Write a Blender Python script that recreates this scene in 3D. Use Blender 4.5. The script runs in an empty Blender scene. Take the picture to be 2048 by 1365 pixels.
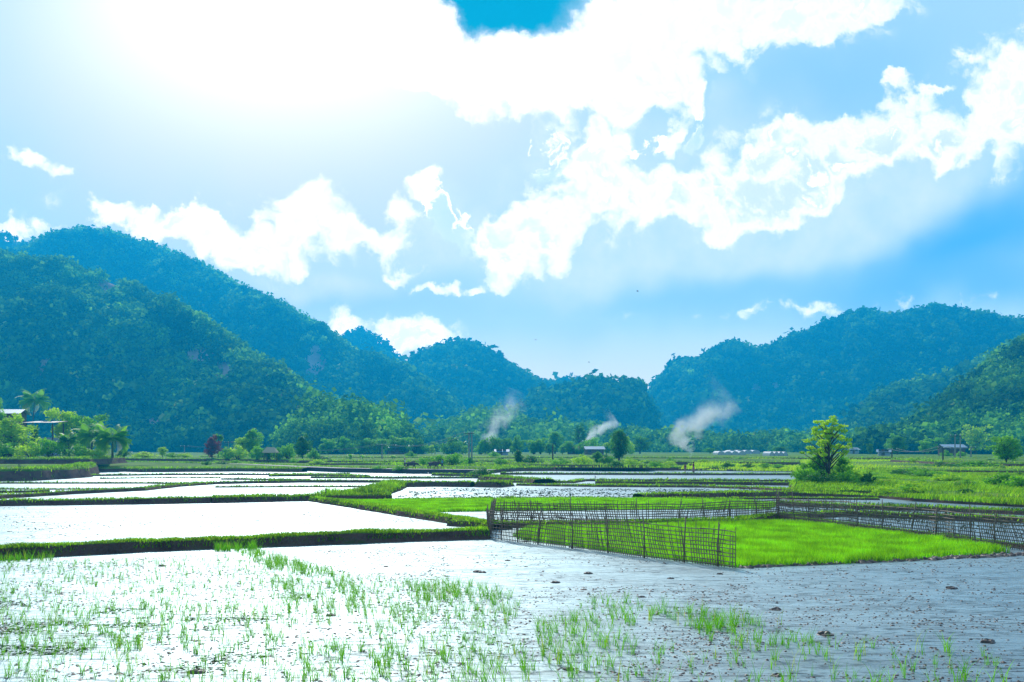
import bpy, math, random
import numpy as np
from mathutils import Vector
R = math.radians
SC = bpy.context.scene
COL = SC.collection
# ------------------------------------------------------------------ camera, sky, sun, exposure
F = 2048 * 35 / 36.0          # focal length in photo pixels
HC, HZ = 4.2, 892.0           # eye height, horizon row
cam = bpy.data.cameras.new('camera'); camo = bpy.data.objects.new('camera', cam); COL.objects.link(camo)
camo.location = (0, 0, HC); camo.rotation_euler = (R(90), 0, 0)
cam.lens = 35; cam.sensor_width = 36; cam.shift_y = (HZ - 682.5) / 2048; cam.clip_end = 20000; cam.clip_start = .1
SC.camera = camo
SC.view_settings.view_transform = 'Standard'; SC.view_settings.look = 'None'
SC.view_settings.gamma = 1; SC.view_settings.exposure = 0.68
SC.cycles.use_denoising = True
SC.cycles.max_bounces = 6; SC.cycles.transparent_max_bounces = 8; SC.cycles.volume_bounces = 1
SC.cycles.diffuse_bounces = 3; SC.cycles.glossy_bounces = 2; SC.cycles.transmission_bounces = 3
SC.cycles.sample_clamp_indirect = 4
SUN_EL, SUN_AZ = 34.0, -14.0   # azimuth from +Y, negative = left
sd = Vector((math.sin(R(SUN_AZ)) * math.cos(R(SUN_EL)), math.cos(R(SUN_AZ)) * math.cos(R(SUN_EL)), math.sin(R(SUN_EL))))
sun = bpy.data.lights.new('sun', 'SUN'); sun.energy = 2.35; sun.angle = R(.6); sun.color = (1, .96, .89)
suno = bpy.data.objects.new('sun', sun); COL.objects.link(suno)
suno.rotation_euler = sd.to_track_quat('Z', 'Y').to_euler(); suno.location = (0, 0, 60)

W = bpy.data.worlds.new('World'); SC.world = W; W.use_nodes = True
W.cycles.sampling_method = 'MANUAL'; W.cycles.sample_map_resolution = 256
nt = W.node_tree; N = nt.nodes; L = nt.links; N.clear()
def nd(t, **k):
    n = N.new(t)
    for a, b in k.items(): setattr(n, a, b)
    return n
def mth(op, a, b=None, c=None, clamp=False):
    n = nd('ShaderNodeMath', operation=op, use_clamp=clamp)
    for i, v in enumerate((a, b, c)):
        if v is None: continue
        if isinstance(v, (int, float)): n.inputs[i].default_value = v
        else: L.new(v, n.inputs[i])
    return n.outputs[0]
def vm(op, a, b=None, s=None):
    n = nd('ShaderNodeVectorMath', operation=op)
    for i, v in enumerate((a, b)):
        if v is None: continue
        if isinstance(v, tuple): n.inputs[i].default_value = v
        else: L.new(v, n.inputs[i])
    if s is not None: n.inputs['Scale'].default_value = s
    return n.outputs['Value'] if op in ('LENGTH', 'DOT_PRODUCT') else n.outputs[0]
def ss(v, a, b, lo=0., hi=1.):
    n = nd('ShaderNodeMapRange', interpolation_type='SMOOTHSTEP')
    L.new(v, n.inputs[0]); n.inputs[1].default_value = a; n.inputs[2].default_value = b
    n.inputs[3].default_value = lo; n.inputs[4].default_value = hi
    return n.outputs[0]
def mixc(f, a, b):
    n = nd('ShaderNodeMix', data_type='RGBA')
    if isinstance(f, (int, float)): n.inputs[0].default_value = f
    else: L.new(f, n.inputs[0])
    for i, v in ((6, a), (7, b)):
        if isinstance(v, tuple): n.inputs[i].default_value = (*v, 1)
        else: L.new(v, n.inputs[i])
    return n.outputs[2]
def noise(v, scale, detail=6, rough=.55):
    n = nd('ShaderNodeTexNoise', noise_dimensions='2D'); L.new(v, n.inputs['Vector'])
    n.inputs['Scale'].default_value = scale; n.inputs['Detail'].default_value = detail; n.inputs['Roughness'].default_value = rough
    return n
tc = nd('ShaderNodeTexCoord'); sx = nd('ShaderNodeSeparateXYZ'); L.new(tc.outputs['Generated'], sx.inputs[0])
ysafe = mth('MAXIMUM', sx.outputs[1], .05)
U = mth('DIVIDE', sx.outputs[0], ysafe); V = mth('DIVIDE', sx.outputs[2], ysafe)
cv = nd('ShaderNodeCombineXYZ'); L.new(U, cv.inputs[0]); L.new(V, cv.inputs[1])
P0 = vm('SCALE', cv.outputs[0], s=F / 100)        # tangents of azimuth/elevation, about 2.9 degrees a unit
n1 = noise(P0, .55, 2, .5); n2 = noise(P0, 1.3, 8, .56)
w1 = vm('SCALE', vm('SUBTRACT', n1.outputs['Color'], (.5, .5, .5)), s=1.1)
w2 = vm('SCALE', vm('SUBTRACT', n2.outputs['Color'], (.5, .5, .5)), s=.75)
PS = vm('ADD', P0, w1); PW = vm('ADD', PS, w2)
w3 = vm('SCALE', vm('SUBTRACT', noise(P0, 5.5, 5, .6).outputs['Color'], (.5, .5, .5)), s=.16)
PW = vm('ADD', PW, w3)
def blob(P, px, py, rx, ry, rot=0., amp=1., prev=None):
    m = nd('ShaderNodeMapping', vector_type='TEXTURE'); L.new(P, m.inputs[0])
    m.inputs['Location'].default_value = ((px - 1024) / 100, (HZ - py) / 100, 0)
    if prev is not None:      # chained only so that the shader is evaluated one cloud after another
        c_ = nd('ShaderNodeCombineXYZ'); c_.inputs[0].default_value = (px - 1024) / 100; c_.inputs[1].default_value = (HZ - py) / 100
        L.new(prev, c_.inputs[2]); L.new(c_.outputs[0], m.inputs['Location'])
    m.inputs['Rotation'].default_value = (0, 0, R(rot)); m.inputs['Scale'].default_value = (rx / 84, ry / 84, 1e3)
    return ss(vm('LENGTH', m.outputs[0]), 1.0, 0.0, 0., amp)
def union(P, lst):
    """soft union: each cloud body is laid over the weaker ones"""
    r = None
    for b in sorted(lst, key=lambda q: q[5] if len(q) > 5 else 1.):
        o = blob(P, *(tuple(b) + (0., 1.)[len(b) - 4:])[:6], prev=r)
        if r is not None: L.new(r, o.node.inputs[3])
        r = o
    return r
sky = nd('ShaderNodeTexSky', sky_type='NISHITA', sun_disc=False)
sky.sun_elevation = R(SUN_EL); sky.sun_rotation = R(SUN_AZ); sky.altitude = 100
sky.air_density = 1.3; sky.dust_density = 1.0; sky.ozone_density = 2.5
skm = vm('MINIMUM', vm('MULTIPLY', sky.outputs[0], (.26, .50, .62)), (5.2, 6.0, 6.6))
# thin high veil everywhere, glare around the hidden sun, darker blue gaps
base = mixc(.9, skm, (2.5, 4.5, 6.0))
lo = ss(V, .0, .16, 1., 0.)
base = mixc(mth('MULTIPLY', lo, .9), base, (5.0, 5.5, 6.0))
deepb = union(PS, [(1960, 470, 420, 110, 25, .85), (1500, 590, 800, 110, 3, .36), (700, 600, 420, 80, 0, .3), (2000, 560, 300, 70, 10, .6), (1650, 190, 350, 160, 20, .3)])
base = mixc(deepb, base, (.25, 2.7, 5.4))
veil = union(PS, [(480, 180, 900, 420, -10, .8), (650, 60, 700, 560, 0, 1.)])
base = mixc(mth('MULTIPLY', veil, .85), base, (4.0, 4.8, 5.8))
# white cumulus
wh = [(800, -60, 260, 200, 0, 1.2), (900, 60, 330, 150, -20, 1.), (1120, 150, 330, 120, -5, 1.2), (1280, 170, 160, 90, 10, .9),
      (1400, 30, 380, 95, 5, 1.1), (1620, 40, 250, 85, 15, 1.), (1230, 60, 200, 110, 0, 1.), (1720, 10, 150, 50, 25, .8),
      (1190, 320, 110, 120, 0, .95), (1230, 400, 120, 90, -30, .95), (1110, 420, 130, 85, 40, .95), (1050, 490, 95, 110, -35, .95), (1000, 470, 80, 50, 0, .8), (1330, 390, 60, 85, 20, .8),
      (1430, 395, 115, 85, 10, 1.), (1560, 340, 140, 130, 40, 1.1), (1530, 400, 150, 85, 20, 1.), (1640, 320, 160, 105, 25, 1.05), (1790, 250, 120, 85, 30, 1.05), (1880, 285, 150, 62, 5, 1.), (1720, 290, 180, 80, 15, 1.),
      (2030, 190, 120, 150, 20, .95), (2010, 290, 50, 90, -20, .8), (1960, 180, 90, 60, 45, .6), (2200, 150, 250, 200, 0, .9),
      (1385, 190, 38, 110, 12, .75), (1350, 270, 30, 80, -15, .7), (1440, 140, 45, 32, 0, .7),
      (310, 435, 200, 38, -8, .95), (450, 480, 240, 50, -15, 1.), (610, 420, 95, 48, 0, .9), (680, 460, 210, 42, -12, .95), (790, 430, 55, 65, 40, .85), (490, 520, 100, 48, -25, .85), (850, 375, 60, 35, 10, .75), (600, 490, 120, 50, 0, .85),
      (55, 330, 105, 40, -12, .85), (0, 470, 120, 40, 0, .85), (120, 475, 120, 30, -10, .7), (300, 398, 36, 16, 0, .7), (890, 573, 62, 24, 8, .8), (958, 575, 32, 14, 0, .7), (805, 540, 50, 24, -10, .7), (600, 525, 60, 30, 0, .7),
      (820, 690, 150, 55, 0, .95), (700, 650, 100, 40, -10, .7), (1870, 182, 60, 14, 5, .7), (1790, 156, 34, 16, 0, .65), (1010, 580, 30, 30, 0, .5), (1650, 620, 500, 22, 4, .35)]
fld = union(PW, wh)
bil = nd('ShaderNodeTexVoronoi', voronoi_dimensions='2D', feature='SMOOTH_F1'); L.new(PW, bil.inputs['Vector']); bil.inputs['Scale'].default_value = 1.5
bil.inputs['Smoothness'].default_value = .35
try: bil.inputs['Detail'].default_value = 4.; bil.inputs['Roughness'].default_value = .5
except Exception: pass
gate = ss(fld, .0, .22)
f2 = mth('ADD', fld, mth('MULTIPLY', gate, mth('MULTIPLY', mth('SUBTRACT', n2.outputs['Fac'], .5), 1.05)))
f2 = mth('ADD', f2, mth('MULTIPLY', gate, mth('MULTIPLY', mth('SUBTRACT', .44, bil.outputs['Distance']), .7)))
hole = union(PW, [(1020, -10, 200, 105, 0, 1.6), (1010, 20, 140, 55, -8, 1.)])
f2 = mth('ADD', f2, mth('MULTIPLY', ss(fld, .05, .45), .1)); f2 = mth('SUBTRACT', f2, hole)
base = mixc(ss(hole, .1, 1.25), base, (.0, 2.5, 4.1))
wm = mth('MAXIMUM', mth('MULTIPLY', ss(f2, .0, .6), .75), ss(f2, .45, .74))
# soft grey-blue bodies of the cumulus below their bright edges
body = union(PS, [(870, 460, 130, 110, 0, .9), (930, 430, 110, 70, 0, .8), (1100, 300, 80, 90, 0, .8), (1320, 310, 110, 90, 0, .6), (1010, 350, 50, 80, 0, .5), (1750, 390, 360, 130, 18, 1.),
                 (1500, 470, 350, 120, 8, .9), (1180, 490, 300, 170, 20, .9), (1450, 300, 420, 170, 10, .55), (620, 570, 260, 60, 0, .7), (1460, 230, 90, 120, 0, .4), (350, 437, 70, 22, 0, .7), (1250, 110, 90, 60, 0, .35)])
bodyc = mixc(n2.outputs['Fac'], (2.7, 4.5, 5.8), (4.6, 5.6, 6.4))
base = mixc(mth('MULTIPLY', ss(body, .05, .8), .8), base, bodyc)
bod2 = [(868, 440, 70, 95, 0, 1.), (930, 450, 85, 75, 0, .95), (1105, 320, 75, 75, 0, .95), (1165, 310, 60, 70, 0, .9), (1290, 320, 80, 65, 0, .85), (1395, 250, 45, 120, 0, .9), (1440, 420, 80, 60, 0, .8)]
nb_ = mth('MULTIPLY', mth('SUBTRACT', .42, bil.outputs['Distance']), .7)
ub = union(PW, bod2); fb = mth('ADD', ub, mth('MULTIPLY', nb_, ss(ub, 0., .2)))
us = union(vm('ADD', PW, (.05, -.22, 0)), bod2); fs = mth('ADD', us, mth('MULTIPLY', nb_, ss(us, 0., .2)))
inn = ss(fb, .34, .5)
base = mixc(mth('MULTIPLY', inn, .8), base, mixc(n2.outputs['Fac'], (2.9, 4.9, 6.1), (4.6, 5.8, 6.6)))
rim = mth('MULTIPLY', mth('MULTIPLY', ss(fs, .36, .5), mth('SUBTRACT', 1., ss(fb, .46, .62))), ss(fb, .2, .34))
wm = mth('MAXIMUM', wm, mth('MULTIPLY', rim, .95))
n3 = noise(PW, 1.1, 6, .6)
shade = mth('MULTIPLY', mth('MAXIMUM', ss(n3.outputs['Fac'], .42, .62), ss(bil.outputs['Distance'], .38, .62)), mth('SUBTRACT', .85, mth('MULTIPLY', blob(P0, 600, 0, 1100, 700), .7)))
wc = mixc(mth('MULTIPLY', mth('MULTIPLY', shade, ss(f2, .5, 1.)), ss(body, .0, .6, .7, 1.)), (7.6, 7.8, 8.0), (3.3, 4.8, 5.9))
col = mixc(wm, base, wc)
glare = mth('MULTIPLY', blob(P0, 580, -60, 960, 640), ss(hole, .7, .1))
gc = nd('ShaderNodeCombineXYZ'); gp = mth('POWER', glare, 2.6)
for i_, a_ in enumerate((6.0, 4.6, 3.8)): L.new(mth('MULTIPLY', gp, a_), gc.inputs[i_])
col = vm('ADD', col, gc.outputs[0])
# the sky is seen through the haze built below: give it the brightness it needs behind that air
HAZE_D, HAZE_TOP, HAZE_FAR = .00051, 300., 2350.
pl = mth('MINIMUM', mth('DIVIDE', HAZE_TOP - 5, mth('MAXIMUM', V, .02)), HAZE_FAR)
T = mth('EXPONENT', mth('MULTIPLY', mth('MULTIPLY', pl, -HAZE_D), mth('SQRT', mth('ADD', mth('ADD', mth('MULTIPLY', U, U), mth('MULTIPLY', V, V)), 1.))))
T = mth('MAXIMUM', T, .17); T = mth('ADD', T, mth('MULTIPLY', ss(V, 0., -.03), mth('SUBTRACT', 1., T))); omt = mth('SUBTRACT', 1., T)
air = nd('ShaderNodeCombineXYZ')
cs = vm('DOT_PRODUCT', vm('NORMALIZE', tc.outputs['Generated']), tuple(sd))      # forward scattering of the air
ph = mth('ADD', mth('DIVIDE', .24, mth('POWER', mth('SUBTRACT', 1.16, mth('MULTIPLY', cs, .8)), 1.5)), .28)
for i_, a_ in enumerate((.1, 2.85, 5.4)): L.new(mth('MULTIPLY', mth('MULTIPLY', omt, ph), a_), air.inputs[i_])
dif = vm('MAXIMUM', vm('SUBTRACT', col, air.outputs[0]), (0., 0., 0.))
cT = nd('ShaderNodeCombineXYZ')
for i_ in range(3): L.new(T, cT.inputs[i_])
col = vm('DIVIDE', dif, cT.outputs[0])
front = ss(sx.outputs[1], .3, .6)
col = mixc(front, mixc(.6, vm('MULTIPLY', sky.outputs[0], (.45, .9, 1.1)), (3.0, 3.6, 4.4)), col)
bg = nd('ShaderNodeBackground'); L.new(col, bg.inputs[0]); bg.inputs[1].default_value = .10
out = nd('ShaderNodeOutputWorld'); L.new(bg.outputs[0], out.inputs[0])

# ------------------------------------------------------------------ helpers
def G(px, py, z=0.):
    """point on level ground z seen at photo pixel px, py"""
    Y = (HC - z) * F / (py - HZ)
    return np.array([(px - 1024) / F * Y, Y, z])
def at(px, Y, z): return np.array([(px - 1024) / F * Y, Y, z])
def tag(o, label=None, cat=None, group=None, kind=None):
    if label: o['label'] = label
    if cat: o['category'] = cat
    if group: o['group'] = group
    if kind: o['kind'] = kind
    return o
def empty(name, loc, rz=0, sc=1.):
    o = bpy.data.objects.new(name, None); COL.objects.link(o)
    o.location = [float(v) for v in loc]; o.rotation_euler = (0, 0, rz)
    o.scale = (sc, sc, sc) if isinstance(sc, (int, float)) else sc
    o.empty_display_size = .3
    return o
def fast_mesh(name, v, f, tint=None, smooth=False):
    v = np.asarray(v, np.float32); f = np.asarray(f, np.int32)
    me = bpy.data.meshes.new(name); k = f.shape[1]
    me.vertices.add(len(v)); me.vertices.foreach_set('co', v.ravel())
    me.loops.add(f.size); me.loops.foreach_set('vertex_index', f.ravel())
    me.polygons.add(len(f)); me.polygons.foreach_set('loop_start', np.arange(0, f.size, k, dtype=np.int32))
    try: me.polygons.foreach_set('loop_total', np.full(len(f), k, np.int32))
    except Exception: pass
    me.update(calc_edges=True)
    if smooth: me.polygons.foreach_set('use_smooth', np.ones(len(f), bool))
    if tint is not None:
        a = me.attributes.new('tint', 'FLOAT', 'POINT'); a.data.foreach_set('value', np.asarray(tint, np.float32))
    return me
def link(name, me, m=None, parent=None, loc=None):
    o = bpy.data.objects.new(name, me); COL.objects.link(o)
    if m is not None and len(me.materials) == 0:
        for mm in (m if isinstance(m, (list, tuple)) else [m]): me.materials.append(mm)
    if parent: o.parent = parent
    if loc is not None: o.location = [float(q) for q in loc]
    return o
class MB:
    def __init__(s): s.v = []; s.f = []; s.mi = []
    def add(s, v, f, mi=0):
        b = len(s.v); s.v += [tuple(float(c) for c in q) for q in v]; s.f += [tuple(i + b for i in q) for q in f]; s.mi += [mi] * len(f)
    def box(s, c, d, rz=0., mi=0, taper=1.):
        x, y, z = d[0] / 2, d[1] / 2, d[2] / 2; ca, sa = math.cos(rz), math.sin(rz); vs = []
        for k in (-1, 1):
            t = 1 if k < 0 else taper
            for a, b in ((-1, -1), (1, -1), (1, 1), (-1, 1)):
                X, Y = a * x * t, b * y * t; vs.append((c[0] + X * ca - Y * sa, c[1] + X * sa + Y * ca, c[2] + k * z))
        s.add(vs, [(3, 2, 1, 0), (4, 5, 6, 7), (0, 1, 5, 4), (1, 2, 6, 5), (2, 3, 7, 6), (3, 0, 4, 7)], mi)
    def tube(s, pts, rad, n=6, mi=0, cap=True):
        pts = [Vector([float(c) for c in p]) for p in pts]
        rad = [rad] * len(pts) if isinstance(rad, (int, float)) else rad
        vs = []; fs = []
        for i, p in enumerate(pts):
            d = (pts[min(i + 1, len(pts) - 1)] - pts[max(i - 1, 0)]).normalized()
            u = d.cross(Vector((0, 0, 1)) if abs(d.z) < .95 else Vector((0, 1, 0))).normalized(); w = d.cross(u)
            for k in range(n):
                a = 2 * math.pi * k / n; vs.append(p + (u * math.cos(a) + w * math.sin(a)) * rad[i])
        for i in range(len(pts) - 1):
            for k in range(n):
                a, b = i * n + k, i * n + (k + 1) % n; fs.append((a, b, b + n, a + n))
        if cap: fs.append(tuple(range(n))[::-1]); fs.append(tuple(range(len(vs) - n, len(vs))))
        s.add(vs, fs, mi)
    def mesh(s, name, smooth=False):
        me = bpy.data.meshes.new(name); me.from_pydata(s.v, [], s.f); me.update()
        for p, i in zip(me.polygons, s.mi):
            p.material_index = i; p.use_smooth = smooth
        return me
    def build(s, name, m, parent=None, smooth=False, loc=None): return link(name, s.mesh(name, smooth), m, parent, loc)

def _h(ix, iy, seed):
    n = (ix.astype(np.int64) * 374761393 + iy.astype(np.int64) * 668265263 + seed * 1442695041) & 0xffffffff
    n = ((n ^ (n >> 13)) * 1274126177) & 0xffffffff
    return ((n ^ (n >> 16)) & 0xffff) / 65535.
def vn(x, y, seed=0):
    x = np.asarray(x, float); y = np.asarray(y, float)
    ix = np.floor(x).astype(np.int64); iy = np.floor(y).astype(np.int64); fx = x - ix; fy = y - iy
    fx = fx * fx * (3 - 2 * fx); fy = fy * fy * (3 - 2 * fy)
    return (_h(ix, iy, seed) * (1 - fx) + _h(ix + 1, iy, seed) * fx) * (1 - fy) + (_h(ix, iy + 1, seed) * (1 - fx) + _h(ix + 1, iy + 1, seed) * fx) * fy
def fbm(x, y, seed=0, o=4):
    r = 0; a = .5; t = 0
    for i in range(o): r = r + a * vn(x * 2 ** i, y * 2 ** i, seed + i * 17); t += a; a *= .5
    return r / t

# ------------------------------------------------------------------ materials
def newmat(name):
    m = bpy.data.materials.new(name); m.use_nodes = True; t = m.node_tree; t.nodes.clear(); return m, t
def basic(name, col, rough=.8, var=.25, scale=3., bump=0., spec=.3, metal=0.):
    m, t = newmat(name); n = t.nodes; l = t.links
    b = n.new('ShaderNodeBsdfPrincipled'); o = n.new('ShaderNodeOutputMaterial'); l.new(b.outputs[0], o.inputs[0])
    tcn = n.new('ShaderNodeTexCoord'); nz = n.new('ShaderNodeTexNoise'); nz.inputs['Scale'].default_value = scale; nz.inputs['Detail'].default_value = 6
    l.new(tcn.outputs['Object'], nz.inputs['Vector'])
    mx = n.new('ShaderNodeMix'); mx.data_type = 'RGBA'; l.new(nz.outputs['Fac'], mx.inputs[0])
    mx.inputs[6].default_value = (*[c * (1 - var) for c in col], 1); mx.inputs[7].default_value = (*[min(1, c * (1 + var)) for c in col], 1)
    l.new(mx.outputs[2], b.inputs['Base Color']); b.inputs['Roughness'].default_value = rough
    b.inputs['Specular IOR Level'].default_value = spec; b.inputs['Metallic'].default_value = metal
    if bump:
        bp = n.new('ShaderNodeBump'); bp.inputs['Strength'].default_value = bump; bp.inputs['Distance'].default_value = .05
        l.new(nz.outputs['Fac'], bp.inputs['Height']); l.new(bp.outputs[0], b.inputs['Normal'])
    return m
def leafmat(name, c0, c1, tr=.45, c2=None, rough=.5, patch=0., gloss=.25):
    m, t = newmat(name); n = t.nodes; l = t.links
    at_ = n.new('ShaderNodeAttribute'); at_.attribute_name = 'tint'
    cr = n.new('ShaderNodeValToRGB'); l.new(at_.outputs['Fac'], cr.inputs[0])
    cr.color_ramp.elements[0].color = (*c0, 1); cr.color_ramp.elements[1].color = (*c1, 1)
    if c2: e = cr.color_ramp.elements.new(.93); e.color = (*c1, 1); cr.color_ramp.elements[2].color = (*c2, 1)
    colo = cr.outputs[0]
    if patch:
        g = n.new('ShaderNodeNewGeometry'); nz = n.new('ShaderNodeTexNoise'); nz.inputs['Scale'].default_value = patch; nz.inputs['Detail'].default_value = 3
        l.new(g.outputs['Position'], nz.inputs['Vector'])
        mr = n.new('ShaderNodeMapRange'); l.new(nz.outputs['Fac'], mr.inputs[0]); mr.inputs[1].default_value = .3; mr.inputs[2].default_value = .7; mr.inputs[3].default_value = .6; mr.inputs[4].default_value = 1.35
        hs = n.new('ShaderNodeVectorMath'); hs.operation = 'SCALE'; l.new(colo, hs.inputs[0]); l.new(mr.outputs[0], hs.inputs['Scale']); colo = hs.outputs[0]
    b = n.new('ShaderNodeBsdfPrincipled'); b.inputs['Roughness'].default_value = rough; b.inputs['Specular IOR Level'].default_value = gloss
    l.new(colo, b.inputs['Base Color'])
    tl = n.new('ShaderNodeBsdfTranslucent')
    br = n.new('ShaderNodeVectorMath'); br.operation = 'MULTIPLY'; l.new(colo, br.inputs[0]); br.inputs[1].default_value = (1.75, 1.6, .5); l.new(br.outputs[0], tl.inputs[0])
    mx = n.new('ShaderNodeMixShader'); mx.inputs[0].default_value = tr; l.new(b.outputs[0], mx.inputs[1]); l.new(tl.outputs[0], mx.inputs[2])
    o = n.new('ShaderNodeOutputMaterial'); l.new(mx.outputs[0], o.inputs[0]); return m
def pos_noise(t, scale, detail=5, rough=.55, st=(1, 1, 1)):
    g = t.nodes.new('ShaderNodeNewGeometry'); mp = t.nodes.new('ShaderNodeMapping'); mp.inputs['Scale'].default_value = st
    t.links.new(g.outputs['Position'], mp.inputs[0]); nz = t.nodes.new('ShaderNodeTexNoise'); t.links.new(mp.outputs[0], nz.inputs['Vector'])
    nz.inputs['Scale'].default_value = scale; nz.inputs['Detail'].default_value = detail; nz.inputs['Roughness'].default_value = rough
    return nz.outputs['Fac']
def ramp(t, fac, stops):
    cr = t.nodes.new('ShaderNodeValToRGB'); t.links.new(fac, cr.inputs[0]); e = cr.color_ramp.elements
    while len(e) < len(stops): e.new(.5)
    for k, (p, c) in enumerate(stops):
        e[k].position = p; e[k].color = (*c, 1) if not isinstance(c, float) else (c, c, c, 1)
    return cr.outputs[0]

# water: shallow muddy paddy with small ripples and broken-up crust
M_water, t = newmat('paddy_water'); n = t.nodes; l = t.links
b = n.new('ShaderNodeBsdfPrincipled'); o = n.new('ShaderNodeOutputMaterial'); l.new(b.outputs[0], o.inputs[0])
big = pos_noise(t, .09, 4, .6, (.5, 1.3, 1)); mid = pos_noise(t, 1.1, 6, .65, (.6, 1.5, 1)); fine = pos_noise(t, 7., 5, .7, (.55, 1.3, 1))
rip = pos_noise(t, 16., 3, .6, (.7, 1., 1))
mud = ramp(t, mid, [(.3, (.06, .07, .075)), (.7, (.02, .03, .035))])
l.new(mud, b.inputs['Base Color'])
crust = ramp(t, pos_noise(t, 4.2, 6, .72, (.42, 1.5, 1)), [(.50, 1.), (.57, 0.)]); crust2 = ramp(t, pos_noise(t, .5, 4, .6, (.6, 1.2, 1)), [(.48, 0.), (.7, 1.)])
cm_ = n.new('ShaderNodeMath'); cm_.operation = 'MAXIMUM'; l.new(crust, cm_.inputs[0]); l.new(crust2, cm_.inputs[1])
sp_ = n.new('ShaderNodeMapRange'); l.new(cm_.outputs[0], sp_.inputs[0]); sp_.inputs[3].default_value = .02; sp_.inputs[4].default_value = .3; l.new(sp_.outputs[0], b.inputs['Specular IOR Level'])
rg = ramp(t, big, [(.38, .48), (.62, .58)]); l.new(rg, b.inputs['Roughness'])
b.inputs['IOR'].default_value = 1.75
bp = n.new('ShaderNodeBump'); bp.inputs['Strength'].default_value = .6; bp.inputs['Distance'].default_value = .032; l.new(fine, bp.inputs['Height'])
bp2 = n.new('ShaderNodeBump'); bp2.inputs['Strength'].default_value = .55; bp2.inputs['Distance'].default_value = .006; l.new(rip, bp2.inputs['Height']); l.new(bp.outputs[0], bp2.inputs['Normal'])
l.new(bp2.outputs[0], b.inputs['Normal'])

gl_ = n.new('ShaderNodeBsdfGlossy'); gl_.inputs['Color'].default_value = (.70, .94, 1., 1); l.new(rg, gl_.inputs['Roughness']); l.new(bp2.outputs[0], gl_.inputs['Normal'])
fr_ = n.new('ShaderNodeFresnel'); fr_.inputs['IOR'].default_value = 2.3
wm_ = n.new('ShaderNodeMapRange'); l.new(cm_.outputs[0], wm_.inputs[0]); wm_.inputs[3].default_value = .30; wm_.inputs[4].default_value = .85
fm_ = n.new('ShaderNodeMath'); fm_.operation = 'MULTIPLY'; fm_.use_clamp = True; l.new(fr_.outputs[0], fm_.inputs[0]); l.new(wm_.outputs[0], fm_.inputs[1])
fq_ = n.new('ShaderNodeMath'); fq_.operation = 'MINIMUM'; fq_.inputs[1].default_value = .40; l.new(fm_.outputs[0], fq_.inputs[0])
pm_ = n.new('ShaderNodeMath'); pm_.operation = 'MULTIPLY'; l.new(fq_.outputs[0], pm_.inputs[0]); l.new(ramp(t, pos_noise(t, .8, 7, .7, (.35, 1.6, 1)), [(.36, .55), (.58, 1.)]), pm_.inputs[1])
ms_ = n.new('ShaderNodeMixShader'); l.new(pm_.outputs[0], ms_.inputs[0]); l.new(b.outputs[0], ms_.inputs[1]); l.new(gl_.outputs[0], ms_.inputs[2]); l.new(ms_.outputs[0], o.inputs[0])

# ground: meadow with patches
def groundmat(name, stops, sc=.12, fine=2.2, bump=.6):
    m, t = newmat(name); n = t.nodes; l = t.links
    b = n.new('ShaderNodeBsdfPrincipled'); o = n.new('ShaderNodeOutputMaterial'); l.new(b.outputs[0], o.inputs[0])
    a = pos_noise(t, sc, 6, .6, (.45, 1, 1)); f = pos_noise(t, fine, 5, .7)
    ad = n.new('ShaderNodeMath'); ad.operation = 'MULTIPLY_ADD'; l.new(f, ad.inputs[0]); ad.inputs[1].default_value = .45; l.new(a, ad.inputs[2])
    sb = n.new('ShaderNodeMath'); sb.operation = 'SUBTRACT'; l.new(ad.outputs[0], sb.inputs[0]); sb.inputs[1].default_value = .22
    l.new(ramp(t, sb.outputs[0], stops), b.inputs['Base Color']); b.inputs['Roughness'].default_value = .9; b.inputs['Specular IOR Level'].default_value = .1
    bp = n.new('ShaderNodeBump'); bp.inputs['Strength'].default_value = bump; bp.inputs['Distance'].default_value = .2; l.new(f, bp.inputs['Height']); l.new(bp.outputs[0], b.inputs['Normal'])
    return m
M_meadow = groundmat('meadow', [(.3, (.05, .12, .012)), (.5, (.11, .24, .015)), (.62, (.2, .33, .02)), (.75, (.28, .36, .04))])
M_mudbed = groundmat('mud', [(.35, (.05, .038, .03)), (.65, (.12, .09, .07))], 1., 6.)
M_soil = groundmat('soil', [(.3, (.09, .055, .04)), (.55, (.2, .125, .09)), (.75, (.09, .14, .03))], 1.2, 7., 1.)
M_turf = groundmat('turf', [(.3, (.05, .12, .01)), (.5, (.10, .24, .012)), (.7, (.17, .32, .02))], .8, 5., .8)
M_conc = basic('concrete', (.42, .39, .34), .8, .18, 1.5, .3)
M_hill = groundmat('hillside', [(.3, (.012, .045, .015)), (.6, (.03, .09, .02)), (.8, (.06, .12, .04))], .03, .3, .8)
M_rock = groundmat('bare_rock', [(.3, (.25, .15, .13)), (.6, (.5, .34, .30))], .05, .6, .8)
M_forest = leafmat('forest_leaf', (.008, .045, .015), (.12, .34, .04), .32, (.26, .36, .1), patch=.02, gloss=0., rough=1.)
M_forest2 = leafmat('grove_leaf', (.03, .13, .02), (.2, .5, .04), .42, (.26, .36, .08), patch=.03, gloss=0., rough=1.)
M_grass = leafmat('grass_blade', (.08, .22, .012), (.28, .56, .02), .58, (.3, .34, .08), patch=.5)
M_rice = leafmat('rice_blade', (.13, .42, .004), (.32, .68, .006), .52, patch=.8)
M_seedl = leafmat('seedling_blade', (.07, .32, .012), (.22, .6, .02), .5, (.4, .45, .1))
M_leafA = leafmat('leaf_green', (.07, .25, .012), (.24, .58, .02), .55, (.34, .44, .05))
M_leafY = leafmat('leaf_yellow_green', (.2, .42, .012), (.46, .7, .02), .58, (.5, .5, .06))
M_leafD = leafmat('leaf_dark_green', (.025, .13, .014), (.1, .34, .02), .45)
M_leafP = leafmat('leaf_purple', (.12, .015, .03), (.28, .05, .07), .4)
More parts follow.
